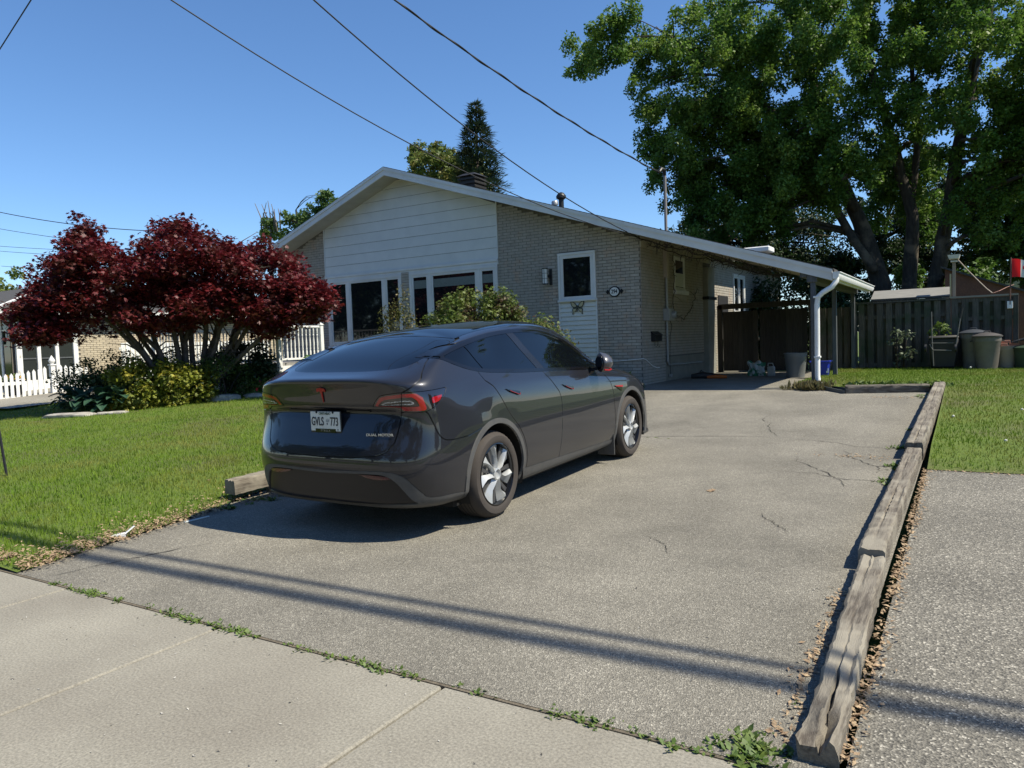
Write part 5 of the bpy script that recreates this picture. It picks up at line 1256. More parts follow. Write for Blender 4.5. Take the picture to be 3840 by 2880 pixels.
# head lights
for s in (1,-1): MB().lathe([(.001,0),(.09,.005),(.10,.02),(.05,.04)],(0,0,0),14,1.6,.6).add('headlight',M_lampw,car,smooth=True,xf=Matrix.Translation((3.50,s*.66,.70))@Matrix.Rotation(R(s*35),4,'Z')@Matrix.Rotation(R(70),4,'Y'))
# underbody floor + wheel wells
B(-.45,-.80,.17,3.3,.80,.30).add('underbody',M_inner,car)
for cxw in (0.,2.89):
    for s in (1,-1):
        m=MB(); n=20
        for k in range(n+1):
            a0=math.pi*(k/n*1.24-.12); r=.425
            m.v+=[(cxw+r*math.cos(a0),s*.93,.35+r*math.sin(a0)),(cxw+r*math.cos(a0),s*.58,.35+r*math.sin(a0))]
        for k in range(n): m.f.append((2*k,2*k+2,2*k+3,2*k+1))
        m.f.append(tuple(2*k+1 for k in range(n+1)))
        me=bpy.data.meshes.new('wheel_well'); me.from_pydata(m.v,[],m.f); cpart('wheel_well',me,M_inner)
# wheels
M_tyre=pm('tyre_rubber',(.038,.031,.027),.85,(.048,.04,.034),8.,4.,local=True); M_alloy=pm('silver_wheel',(.46,.47,.47),.36,(.41,.42,.42),5.,3.,metal=.35,local=True)
def wheel(cx_,s):
    r=.352; root=None
    prof=[(.250,.93),(.262,.938),(.285,.945),(.315,.943),(.335,.928),(.346,.905),(.3555,.885),(.3565,.82),(.356,.74),(.346,.71),(.31,.695),(.25,.70)]
    V=[];F=[];k=96; n=len(prof)
    for j in range(k):
        t=2*math.pi*j/k
        for q,(rr,y) in enumerate(prof):
            if 4<=q<=6 and j%2==0: rr-=.004
            V.append((cx_+rr*math.cos(t),s*y,r+rr*math.sin(t)-.002))
    V=[(x,y,max(z,.000)) for x,y,z in V]
    for j in range(k):
        for q in range(n-1):
            a,b,c,d=j*n+q,((j+1)%k)*n+q,((j+1)%k)*n+q+1,j*n+q+1; F.append((a,b,c,d) if s<0 else (a,d,c,b))
    me=bpy.data.meshes.new('tyre'); me.from_pydata(V,[],F); me.polygons.foreach_set('use_smooth',np.ones(len(F),bool)); me.set_sharp_from_angle(angle=R(30))
    wl=cpart('wheel',me,M_tyre)
    # tread grooves
    m=MB()
    for y in (.865,.835,.80,.765):
        for j in range(48):
            t0=2*math.pi*j/48; t1=2*math.pi*(j+1)/48; a=.3572
            m.v+=[(cx_+a*math.cos(t0),s*(y-.004),r+a*math.sin(t0)-.002),(cx_+a*math.cos(t1),s*(y-.004),r+a*math.sin(t1)-.002),(cx_+a*math.cos(t1),s*(y+.004),r+a*math.sin(t1)-.002),(cx_+a*math.cos(t0),s*(y+.004),r+a*math.sin(t0)-.002)]
            m.f.append(tuple(len(m.v)-4+i for i in range(4)))
    me=bpy.data.meshes.new('tread_groove'); me.from_pydata([(x,y,max(z,.003)) for x,y,z in m.v],[],m.f); cpart('tread_groove',me,M_inner,wl)
    # rim barrel (dark), disc
    X=Matrix.Translation((cx_,0,r))@Matrix.Rotation(R(-90 if s>0 else 90),4,'X')
    MB().lathe([(.256,.925),(.256,.937),(.247,.940),(.240,.925),(.236,.88),(.225,.80),(.12,.78),(.01,.80)],(0,0,0),48,cap=False).add('rim',M_gloss,wl,smooth=True,xf=X)
    MB().lathe([(.15,.785),(.15,.80),(.03,.81)],(0,0,0),32).add('brake_disc',M_steel,wl,smooth=True,xf=X)
    # blades (7), local coords: x,y in wheel plane, z = outward
    ns=7
    for q in range(ns):
        a=2*math.pi*q/ns+R(12)
        pts_lead=[];pts_trail=[]
        W=[(.045,-.55,.50),(.09,-.10,.24),(.14,-.06,.24),(.19,-.14,.27),(.244,-.20,.29)]
        m=MB(); L1=[];L2=[];L3=[]
        for (rr,t0,t1) in W:
            hz=.915-.0*rr+ (.012 if rr<.1 else 0)+.0*rr; ra=a+t0*1.1+(.245-rr)*1.5*.5; rb=a+t1*1.1+(.245-rr)*1.5*.5; rm=(ra*.75+rb*.25)
            L1.append((rr*math.cos(ra),rr*math.sin(ra),hz-.010)); L3.append((rr*math.cos(rm),rr*math.sin(rm),hz+.012)); L2.append((rr*math.cos(rb),rr*math.sin(rb),hz-.022+(.0)))
        n0=len(m.v); m.v+=L1+L3+L2+[(x,y,z-.03) for x,y,z in L1]+[(x,y,z-.02) for x,y,z in L2]; e=len(W)
        for i in range(e-1):
            m.f+=[(i,i+1,e+i+1,e+i),(e+i,e+i+1,2*e+i+1,2*e+i),(3*e+i,3*e+i+1,i+1,i),(2*e+i,2*e+i+1,4*e+i+1,4*e+i)]
        me=m.mesh('wheel_blade',True,xf=X); me.materials.append(M_alloy); cpart('wheel_blade',me,None,wl)
        # dark secondary spoke between
        a2=a+math.pi/ns+.12; m=MB()
        p=[(.07,a2-.10),(.235,a2-.075),(.235,a2+.085),(.07,a2+.10)]
        m.prism([(rr*math.cos(t),rr*math.sin(t),.892) for rr,t in p],(0,0,.012)); m.add('dark_spoke',pm('dark_spoke',(.05,.05,.052),.4,local=True),wl,xf=X)
    MB().lathe([(.055,.90),(.052,.935),(.040,.940),(.034,.925),(.02,.922)],(0,0,0),24).add('hub_cap',M_alloy,wl,smooth=True,xf=X)
    return wl
for cxw in (0.,2.89):
    for s in (1,-1): wheel(cxw,s)
# mud flap
for s in (1,-1): B(2.40,s*.80-.07,.10,2.415,s*.80+.13,.34).add('mud_flap',M_clad,car,bev=.004)
# mirrors
for s in (1,-1):
    XM=Matrix.Translation((1.98,s*.99,1.125))@Matrix.Rotation(R(s*44),4,'Z')
    bm=bmesh.new(); bmesh.ops.create_uvsphere(bm,u_segments=24,v_segments=14,radius=1.)
    for v in bm.verts:
        p=v.co; fy_=(p.y*s)
        v.co=Vector((.135*p.x if p.x>0 else .012*p.x,.118*p.y,.092*p.z*(1+.10*fy_*-1)+(.02*(1-abs(p.y)) if p.z>0 else .012*abs(p.y))))
    me=bpy.data.meshes.new('mirror_housing'); bm.to_mesh(me); bm.free(); me.transform(XM); me.polygons.foreach_set('use_smooth',np.ones(len(me.polygons),bool)); mh=cpart('mirror_housing',me,M_mir)
    MB().lathe([(.001,-.006),(.098,-.006),(.098,.004),(.001,.004)],(0,0,0),24,.70,.98).add('mirror_glass',M_cglass,mh,smooth=True,xf=XM@Matrix.Translation((-.012,0,.005))@Matrix.Rotation(R(90),4,'Y'))
    MB().tube([XM@Vector(p) for p in ((.0,s*.105,-.062),(.06,s*.085,-.070),(.11,s*.02,-.066),(.115,-s*.04,-.062))],.0085,6).add('mirror_accent',M_badge,mh)
    MB().prism([(1.98,s*.86,1.04),(2.09,s*.86,1.04),(2.07,s*.96,1.06),(1.98,s*.96,1.06)],(0,0,.03)).add('mirror_arm',M_gloss,mh)
# handles: body coloured flush handle with red insert
def onside(x,z,off=0.):
    d=np.hypot(Vv[:,0]-x,Vv[:,2]-z)+np.where(Vv[:,1]<.3,9,0); i=int(np.argmin(d)); return Vector((x,Vv[i,1]+off,z)),Vector(Nn[i])
for (xa,za,xb,zb) in ((.20,1.030,.43,.988),(1.25,.975,1.47,.935)):
    for s in (1,-1):
        pa,_=onside(xa,za,.004); pb,_=onside(xb,zb,.004); pm_,_=onside(xa+.07,za-.03,.004); pc,_=onside(xb-.01,zb-.028,.004)
        fy=lambda p,o:(p.x,s*(p.y+o),p.z)
        m=MB(); q=[fy(pa,0),fy(onside(xa+.06,za-.012,.004)[0],0),fy(pb+Vector((-.02,0,.004)),0),fy(pb,0),fy(pc,0),fy(pm_,0)]
        hb=m.prism(q,(0,s*.006,0)).add('door_handle',M_gloss,car)
        MB().tube([fy(onside(xa+.055,za-.018,.010)[0],.004),fy(onside(xa+.08,za-.030,.010)[0],.004),fy(onside(xb-.02,zb-.026,.010)[0],.004),fy(onside(xb-.012,zb-.012,.010)[0],.004)],.0026,6).add('handle_accent',M_badge,hb)
for s in (1,-1):
    fy=lambda p,o:(p.x,s*(p.y+o),p.z)
    P3=[onside(x,z,.003)[0] for x,z in ((2.435,.856),(2.645,.84),(2.61,.785))]
    mk=MB().prism([fy(p,0) for p in P3],(0,s*.006,0)).add('side_camera_badge',M_gloss,car)
    P4=[onside(x,z,.009)[0] for x,z in ((2.44,.856),(2.645,.845),(2.636,.825),(2.47,.843))]
    MB().prism([fy(p,0) for p in P4],(0,s*.004,0)).add('badge_accent',M_badge,mk)
# rear badge, plate, lettering ----------------------------------
def onrear(y,z):
    m_=(Vv[:,0]<-.5); d=np.hypot(Vv[:,1]-y,Vv[:,2]-z)+np.where(m_,0,9); i=int(np.argmin(d)); return Vv[i,0]
tp=[(-.052,.048),(-.045,.060),(0,.068),(.045,.060),(.052,.048),(.046,.030),(.030,.036),(.016,.036),(.010,.020),(.004,-.052),(0,-.062),(-.004,-.052),(-.010,.020),(-.016,.036),(-.030,.036),(-.046,.030)]
V=[];nb2=len(tp)
tp=[(a*.86,b*.9) for a,b in tp]
for y,z in tp: V.append((onrear(y,1.085+z)-.004,y,1.085+z))
MB().prism(V,(-.006,0,0)).add('rear_badge',M_badge,car)
m=MB(); pts=[(-.046,.066),(-.03,.0745),(0,.079),(.03,.0745),(.046,.066),(.03,.0700),(0,.0735),(-.03,.0700)]
xp=onrear(0,.88)-.022
PR_=Matrix(((0,0,-1,0),(1,0,0,0),(0,1,0,0),(0,0,0,1)))   # text x->car y ; text y->car z ; text normal -> -x
PR_=Matrix(((0,0,-1,0),(1,0,0,0),(0,1,0,0),(0,0,0,1)))
fr=B(xp-.006,-.160,.795,xp+.004,.160,.965).add('plate_frame',pm('frame_black',(.012,.012,.012),.4),car,bev=.003)
plt=B(xp-.010,-.152,.812,xp-.0062,.152,.960).add('licence_plate',pm('plate_white',(.62,.65,.62),.45,(.55,.58,.55),9.,2.,local=True),fr)
def rtext(t,size,y,z,mat,nm,par,sx=1.,bold=0.,off=.0115,x=None):
    me=textmesh(t,size,.0012,bold,sx); me.transform(Matrix.Translation(((x if x is not None else xp)-off,y,z))@PR_); return cpart(nm,me,mat,par)
M_plt=pm('plate_ink',(.012,.016,.03),.5); M_pgn=pm('plate_green',(.02,.06,.03),.5)
rtext('GVLS',.092,-.078,.882,M_plt,'plate_letters',plt,.62,.0012); rtext('773',.092,.095,.882,M_plt,'plate_numbers',plt,.62,.0012)
rtext('ONTARIO',.028,0.,.945,M_pgn,'plate_province',plt,.95)
rtext('v',.03,.022,.868,M_plt,'plate_crown_tip',plt); 
MB().prism([(xp-.0105,.008,.885),(xp-.0105,.014,.905),(xp-.0105,.022,.893),(xp-.0105,.030,.910),(xp-.0105,.038,.893),(xp-.0105,.046,.905),(xp-.0105,.040,.880),(xp-.0105,.018,.878)],(-.0008,0,0)).add('plate_crown',pm('crown_grey',(.30,.33,.33),.6),plt)
B(xp-.0115,-.105,.800,xp-.0062,.105,.829).add('frame_lip',M_gloss,fr); rtext('T T E S L A',.019,0.,.8145,M_steel,'frame_lettering',fr,1.1,off=.0125)
rtext('•',.04,.128,.822,M_plt,'plate_sticker',plt)
for y in (-.085,.085): MB().lathe([(.009,0),(.009,.003)],(0,0,0),10).add('plate_bolt',M_inner,plt,xf=Matrix.Translation((xp-.0105,y,.955))@Matrix.Rotation(R(-90),4,'Y'))
me=textmesh('DUAL MOTOR',.026,.0015,.0006,1.35); xs=onrear(.53,.79); me.transform(Matrix.Translation((xs-.004,.525,.795))@Matrix.Rotation(R(-9),4,'Z')@PR_); cpart('rear_lettering',me,pm('badge_silver',(.6,.6,.6),.25,metal=.7))
# number plate recess lamp/lip
B(-.905,-.42,.958,-.885,.42,.968).add('recess_lamp',M_gloss,car)
# ================================================================ VEGETATION
def leafmesh(name,P,N_,size,mat,par,shape=3,droop=.0,kind=None,upb=.4,wd=.28,jit=.35):
    """P (n,3) leaf positions; random orientation biased upward; shape: number of lobes"""
    n=len(P); P=np.asarray(P,np.float32)
    nr=rng.normal(0,1,(n,3)); nr[:,2]=np.abs(nr[:,2])*1.+upb; 
    if N_ is not None: nr=nr*.6+N_*.9
    nr/=np.linalg.norm(nr,axis=1,keepdims=True)
    d=rng.normal(0,1,(n,3)); d[:,2]-=droop; d-=nr*(d*nr).sum(1,keepdims=True); d/=np.linalg.norm(d,axis=1,keepdims=True)+1e-9
    e=np.cross(nr,d); s=size*rng.uniform(1-jit,1+jit,n)[:,None]
    V=[];F=[]; k=0; ang=[0] if shape==1 else ([-.75,0,.75] if shape==3 else [-1.15,-.55,0,.55,1.15])
    for q,a in enumerate(ang):
        L=1. if abs(a)<.1 else (.85 if abs(a)<.8 else .6); dd=d*math.cos(a)+e*math.sin(a); ee=-d*math.sin(a)+e*math.cos(a)
        bend=nr*(-.12*s*L)
        V+=[P,P+dd*s*L*.5+ee*s*L*wd,P+dd*s*L+bend,P+dd*s*L*.5-ee*s*L*wd]
        i=np.arange(n)+k*n*4; F.append(np.stack([i,i+n,i+2*n,i+3*n],1)); k+=1
    return link(name,np_mesh(name,np.concatenate(V),np.concatenate(F)),mat,par,kind=kind)
def cluster_pts(cs,rs,n,flat=.5,shell=.0,droop=0.):
    """n leaves spread over clusters; cs (m,3), rs (m,)"""
    m=len(cs); w_=rs**2; w_=w_/w_.sum(); i=rng.choice(m,n,p=w_); v=rng.normal(0,1,(n,3)); v/=np.linalg.norm(v,axis=1,keepdims=True)
    r=rng.uniform(shell,1,n)**.5; v*= (r*rs[i])[:,None]; v[:,2]*=flat
    if droop: v[:,2]-=droop*np.hypot(v[:,0],v[:,1])
    return cs[i]+v, v/(rs[i][:,None]+1e-9)
def ellipsoid_clusters(E,per,rmin,rmax,surf=.55):
    C_=[];R_=[]
    for (cx,cy,cz,rx,ryy,rz),k in zip(E,per):
        v=rng.normal(0,1,(k,3)); v/=np.linalg.norm(v,axis=1,keepdims=True); r=rng.uniform(surf**3,1,k)**(1/3)
        C_.append(np.array([cx,cy,cz])+v*r[:,None]*np.array([rx,ryy,rz])); R_.append(rng.uniform(rmin,rmax,k))
    return np.concatenate(C_),np.concatenate(R_)
def limbs(m,base,targets,r0,r1,split=.35,wob=.12,seed=0,k=7):
    rr=random.Random(seed)
    for t in targets:
        b=Vector(base); t=Vector(t); n=6; P=[]; rad=[]
        for i in range(n+1):
            u=i/n; q=b.lerp(t,u); q.z+= (t-b).length*.10*math.sin(math.pi*u); q+=Vector((rr.gauss(0,wob),rr.gauss(0,wob),rr.gauss(0,wob*.6)))*math.sin(math.pi*u); P.append(q); rad.append(r0+(r1-r0)*u)
        m.tube(P,rad,k)
M_bark=pm('bark',(.065,.053,.04),.95,(.035,.028,.022),5.,8.,.38,.62,.03,9.,stretch=(3,3,.6),col3=(.16,.125,.085),scale3=1.5,lo3=.5,hi3=.65)
M_barkd=pm('bark_dark',(.03,.022,.02),.9,(.055,.042,.036),12.,4.)
def leafmat(name,c,c2=None,c3=None,tr=.3,sc=1.3,rough=.55,spec=.4,fs=9.):
    return pm(name,c,rough,c2,sc,4.,.35,.65,trans=tr,col3=c3,scale3=sc*1.7,lo3=.5,hi3=.62,fine=.42,finescale=fs,spec=spec)
# ---- Japanese maple
M_jm=leafmat('maple_red',(.085,.008,.012),(.15,.014,.018),(.10,.030,.024),.30,1.6,.5,.45,22.)
jm=thing('japanese_maple','wide spreading dark red Japanese maple in the front garden','tree',(-15.,10.3,.4))
KS=.88; cr_=np.array([.55,.835,0.])*KS; dp_=np.array([.83,-.55,0])*KS  # across-view direction
base=np.array([-14.88,10.44,.57])
tr=MB(); rr=random.Random(5)
bend=lambda a: dp_*(.75*max(0,a-1.1)**1.15)
ends=[]
for i in range(15):
    a=-1+2*i/14+rr.uniform(-.06,.06); d=rr.uniform(-.8,.8); h=rr.uniform(2.4,3.7)-abs(a)*.7
    b=base+cr_*(a*.42)+np.array([rr.uniform(-.15,.15),rr.uniform(-.15,.15),0]); e=base+cr_*(a*3.1)+bend(a*3.1)+dp_*d+np.array([0,0,h*KS])
    P=[];rad=[]
    for k in range(8):
        u=k/7; p=b+(e-b)*u; p=p+np.array([0,0,(h*.22)*math.sin(math.pi*u)*(1 if abs(a)<.5 else .6)])+np.array([rr.gauss(0,.05),rr.gauss(0,.05),rr.gauss(0,.04)])*math.sin(math.pi*u)
        P.append(tuple(p)); rad.append(.062*(1-u)**1.1+.012)
    tr.tube(P,rad,7); ends.append(P)
    for q in range(7):
        k0=rr.randint(2,6); s=Vector(P[k0]); t=s+Vector((rr.uniform(-.9,.9),rr.uniform(-.9,.9),rr.uniform(.1,.9))); mid=s.lerp(t,.5)+Vector((rr.gauss(0,.06),rr.gauss(0,.06),.08)); tr.tube([s,mid,t],[.02,.014,.006],5)
tr.add('trunk',pm('maple_bark',(.06,.045,.038),.8,(.13,.10,.085),9.,4.),jm,smooth='all')
# pads: silhouette given as (across, height) pairs
sil=[(a*(.85 if a<0 else .97),z,r) for a,z,r in [(-4.05,2.95,.7),(-3.85,3.2,.8),(-3.5,3.6,.8),(-3.1,4.25,.7),(-2.7,4.75,.65),(-2.3,4.85,.5),(-1.9,4.35,.65),(-1.45,4.25,.75),(-1.0,4.45,.7),(-.5,4.85,.7),(-.05,5.05,.6),(.45,4.75,.7),(1.0,4.55,.8),(1.5,4.35,.8),(1.95,4.35,.6),(2.4,4.2,.7),(2.75,3.85,.7),(3.0,3.35,.7),(3.15,3.0,.6),(3.0,2.8,.5)]]
cs=[];rs=[]
for a,z,r in sil:
    for q in range(5): cs.append(base+bend(a)+cr_*(a+rr.uniform(-.2,.2))+dp_*rr.uniform(-1.6,1.6)*(1-abs(a)/6)+np.array([0,0,KS*(z-.42-r*.3-rr.uniform(0,.35))])); rs.append(KS*r*rr.uniform(.5,.85))
for i in range(265):
    a=rr.uniform(-3.35,3.0); 
    top=np.interp(a,[s[0] for s in sil[:17]],[s[1] for s in sil[:17]])-.6; bot=1.75+.28*abs(a)*.2 + (.30 if a<-2 else 0)+.22*math.sin(a*2.6)+(.55 if -1.8<a<1.8 else 0)+(.45 if a>2.4 else 0)
    z=rr.uniform(bot,top-.2); d=rr.choice([-1,1,1])*rr.uniform(.3,1.9)*(1-(abs(a)/5)**2); cs.append(base+bend(a)+cr_*a+dp_*d+np.array([0,0,KS*(z-.45)])); rs.append(KS*rr.uniform(.33,.58))
cs=np.array(cs); rs=np.array(rs)
P,Nn_=cluster_pts(cs,rs,62000,.5,.0,.25)
leafmesh('crown',P,None,.080,M_jm,jm,5,.4,upb=.9,wd=.16)
# ---- hedge mass at the maple foot
def shrub(name,label,E,per,rmin,rmax,n,size,mat,flat=.8,shape=1,stem=None,wd=.3,cat='shrub',upb=.4,group=None,surf=.7):
    c=E[0]; t=thing(name,label,cat,(c[0],c[1],gz(c[1])),group)
    C_,R_=ellipsoid_clusters(E,per,rmin,rmax,surf); P,Nn_=cluster_pts(C_,R_,n,flat)
    k=P[:,2]>gz(c[1])+.02; P=P[k]; Nn_=Nn_[k]
    leafmesh('foliage',P,Nn_*.6,size,mat,t,shape,.2,wd=wd,upb=upb)
    m=MB(); r2=random.Random(int(c[0]*-10))
    for i in range(8 if stem is None else stem):
        e=C_[r2.randrange(len(C_))]; b=(c[0]+r2.uniform(-.15,.15),c[1]+r2.uniform(-.15,.15),gz(c[1])-.02); m.tube([b,((b[0]+e[0])/2,(b[1]+e[1])/2,(b[2]+e[2])/2+.1),tuple(e)],[.02,.014,.006],5)
    m.add('stem',M_barkd,t,smooth='all'); return t
M_yew=leafmat('shrub_dark',(.04,.075,.016),(.07,.11,.022),None,.2,2.5); M_gold=leafmat('shrub_gold',(.10,.135,.018),(.22,.24,.025),(.36,.32,.04),.35,2.2,fs=14.); M_jun=leafmat('shrub_green',(.028,.06,.016),(.065,.10,.026),None,.2,2.5)
shrub('spreading_shrub','low dark green juniper left of the golden shrub under the maple',[(-16.37, 9.15, 0.84, 0.75, 0.7, 0.55), (-16.02, 9.59, 1.15, 0.53, 0.53, 0.48), (-16.98, 9.33, 0.71, 0.53, 0.53, 0.4)],(38,22,18),.18,.3,9000,.06,M_jun,.9)
shrub('golden_shrub','golden green shrub in the middle of the bed under the maple',[(-14.96, 9.33, 0.81, 0.7, 0.62, 0.6), (-14.43, 9.94, 0.78, 0.62, 0.66, 0.55)],(40,36),.18,.3,9500,.06,M_gold,.9,3)
shrub('boxwood_shrub','rounded green shrub at the right end of the bed under the maple',[(-14.17, 10.74, 0.93, 0.55, 0.66, 0.55), (-15.14, 10.38, 1.19, 0.7, 0.53, 0.4)],(34,26),.18,.28,8000,.05,M_yew,.9)
shrub('yew_shrub','dark layered conifer shrub between the maple bed and the white porch',[(-14.61, 11.75, 1.1, 0.75, 0.53, 0.63)],(46,),.2,.36,9000,.07,leafmat('yew_dark',(.012,.028,.010),(.022,.045,.014),None,.1,2.),.5)
# pruned small maple behind with visible trunk
sm=thing('small_maple','small dark red maple with pruned trunk above the conifer shrub','tree',(-14.95,11.9,.5))
m=MB(); 
for i in range(6): m.tube([(-14.95,11.8,1.2),(-14.95+rr.uniform(-.2,.2),11.8,1.8),(-14.95+rr.uniform(-.5,.5),11.8+rr.uniform(-.3,.3),2.35)],[.055,.04,.015],6)
m.add('trunk',pm('maple_bark',(.06,.045,.038)),sm,smooth='all')
P,_=cluster_pts(np.array([(-15.1+rr.uniform(-.6,.4),11.8+rr.uniform(-.3,.3),2.6+rr.uniform(-.2,.3)) for i in range(16)]),np.full(16,.28),1500,.5)
leafmesh('crown',P,None,.085,M_jm,sm,5,.3,upb=.9,wd=.16)
# hosta: every large leaf its own part
ho_=thing('hosta','broad leaved blue green hosta clump at the left front of the bed','plant',(-15.6,8.5,.3))
M_hosta=pm('hosta_leaf',(.02,.06,.035),.5,(.035,.085,.05),6.,3.,local=True,trans=.15)
V=[];F=[]; nl=6
for i in range(nl+1):
    u=i/nl; w_=.105*math.sin(math.pi*min(1,u*.86+.10))**.8; z=.10*math.sin(u*2.2)-.14*u*u
    for j,a in enumerate((-1,-.5,0,.5,1)): V.append((u*.34,a*w_,z+.02*abs(a)))
for i in range(nl):
    for j in range(4): F.append((i*5+j,(i+1)*5+j,(i+1)*5+j+1,i*5+j+1))
hl=np_mesh('hosta_leaf',V,F,True); hl.materials.append(M_hosta)
for i in range(88):
    cxh=random.choice([(-16.1,8.58),(-15.62,8.49),(-15.22,8.67),(-14.92,8.84)]); a=random.uniform(0,6.28); el=random.uniform(.0,1.); r_=.06+.16*(1-el)
    o=bpy.data.objects.new('hosta_leaf',hl); COL.objects.link(o); o.parent=ho_; o.matrix_parent_inverse=WM[ho_.name].inverted()
    o.matrix_world=Matrix.Translation((cxh[0]+r_*math.cos(a),cxh[1]+r_*math.sin(a),.44+el*.27+random.uniform(-.03,.03)))@Matrix.Rotation(a,4,'Z')@Matrix.Rotation(-el*.75+.1,4,'Y')@Matrix.Scale(random.uniform(.75,1.15),4)
    o.matrix_basis=(WM[ho_.name]@o.matrix_parent_inverse).inverted()@Matrix.Translation((cxh[0]+r_*math.cos(a),cxh[1]+r_*math.sin(a),.44+el*.27+random.uniform(-.03,.03)))@Matrix.Rotation(a,4,'Z')@Matrix.Rotation(-el*.75+.1,4,'Y')@Matrix.Scale(random.uniform(.75,1.15),4)
# flower bed by the porch
fb_=shrub('flowering_plants','leafy bedding plants with red flowers beside the porch skirt',[(-13.64, 11.44, 0.63, 0.62, 0.35, 0.18), (-13.2, 11.97, 0.66, 0.44, 0.26, 0.18)],(26,18),.12,.2,1500,.10,M_weed,.8,1,4,.14,'plant')
P=[(-13.6+random.gauss(0,.42),11.35+random.gauss(0,.2),.72+random.uniform(-.1,.1)) for i in range(26)]
o=chips('blossoms',P,.03,.05,pm('red_flower',(.55,.015,.06),.5),1.3); o.parent=fb_; o.matrix_parent_inverse=WM[fb_.name].inverted()
shrub('hydrangea','broad leaved green plant against the white porch skirt',[(-13.11, 12.5, 0.97, 0.31, 0.26, 0.37)],(22,),.12,.2,420,.15,leafmat('hydrangea_leaf',(.05,.11,.03),(.10,.16,.05),None,.3,5.),.8,1,5,.36,'plant')
B(-14.35,11.35,.50,-14.26,11.44,.72).add('garden_ornament',pm('terracotta_pale',(.42,.27,.2),.8),label='small pale terracotta ornament under the conifer shrub',cat='ornament',bev=.02)
# window bushes
M_bush=leafmat('bush_yellowgreen',(.07,.12,.02),(.15,.19,.035),(.09,.05,.03),.3,1.8,fs=16.)
shrub('flowering_shrub','large rounded yellow green shrub with brown seed heads in front of the windows',[(-8.46, 12.47, 1.61, 1.14, 0.73, 0.91), (-7.37, 12.65, 1.32, 0.86, 0.55, 0.56), (-9.37, 12.38, 1.22, 0.64, 0.55, 0.59)],(130,60,50),.16,.36,38000,.06,M_bush,.8,3,wd=.17)
shrub('upright_shrub','tall thin yellowish shrub between the two front windows',[(-10.69, 12.74, 1.45, 0.46, 0.36, 1.14), (-11.1, 12.74, 1.13, 0.32, 0.27, 0.82), (-10.19, 12.74, 1.13, 0.27, 0.27, 0.64)],(34,18,14),.1,.22,5600,.05,leafmat('bush_olive',(.06,.08,.02),(.13,.13,.03),(.16,.12,.03),.3,3.),1.6)
shrub('corner_weed','small dark leafy plant at the brick corner beside the black bag',[(-6.0,14.6,.55,.25,.2,.18)],(12,),.08,.12,300,.09,M_weed,.8,1,3,.2,'plant')
shrub('wall_sapling','young pale leaved sapling against the back fence',[(-1.45,20.3,1.1,.28,.15,.38),(-1.45,20.3,.72,.12,.1,.2)],(14,5),.07,.13,260,.09,leafmat('sapling_leaf',(.10,.14,.08),(.16,.19,.12),None,.3,4.),.8,1,9,.3,'plant')
shrub('fence_creeper','leafy green shoots behind the wheeled cart',[(-.66,20.25,1.42,.20,.12,.20)],(10,),.08,.12,170,.09,M_weed,.8,1,4,.3,'plant')
# ---- trees
def tree(name,label,base,stems,E,per,rmin,rmax,n,size,mat,group=None,shape=3,flat=.7,droop=.5,bark=None,lim=40,r_l=.09,surf=.35,wd=.24,upb=.3,thick=1.):
    t=thing(name,label,'tree',base,group); m=MB(); ends=[]
    for s in stems:
        P=[Vector(p[:3]) for p in s]; rad=[p[3]*thick for p in s]; Q=[];rq=[]
        for i in range(len(P)-1):
            for k in range(4): u=k/4; Q.append(P[i].lerp(P[i+1],u)+Vector((rr.gauss(0,.03),rr.gauss(0,.03),0))); rq.append((rad[i]+(rad[i+1]-rad[i])*u)*(1+rr.uniform(-.05,.05)))
        Q.append(P[-1]); rq.append(rad[-1]); m.tube(Q,rq,14); ends+=[(q,r) for q,r in zip(Q[len(Q)//3:],rq[len(Q)//3:])]
    C_,R_=ellipsoid_clusters(E,per,rmin,rmax,surf)
    if thick<1: C_=C_+rng.normal(0,.30,C_.shape)
    for i in rng.permutation(len(C_))[:lim]:
        c=Vector(C_[i]); q,rad=min(ends,key=lambda e:(e[0]-c).length+max(0,e[0].z-c.z)*1.5); 
        rl=min(rad*.5,r_l)
        mid=q.lerp(c,.5)+Vector((rr.gauss(0,.2),rr.gauss(0,.2),.12*(c-q).length)); m.tube([q,q.lerp(mid,.5)+Vector((0,0,.1)),mid,mid.lerp(c,.6),c],[rl,rl*.8,rl*.6,rl*.35,.012],6)
    m.add('trunk',bark or M_bark,t,smooth='all')
    P,Nv=cluster_pts(C_,R_,n,flat,0,droop*.3); leafmesh('crown',P,None,size,mat,t,shape,droop,wd=wd,upb=upb)
    return t
M_sil=leafmat('silver_maple_leaf',(.062,.135,.020),(.11,.20,.030),(.17,.26,.045),.45,.55,.5,.4,5.)
M_dk=leafmat('dark_tree_leaf',(.018,.040,.012),(.032,.065,.018),None,.25,.7,fs=5.)
M_lt=leafmat('light_tree_leaf',(.07,.13,.03),(.12,.19,.05),None,.4,.9,fs=5.)
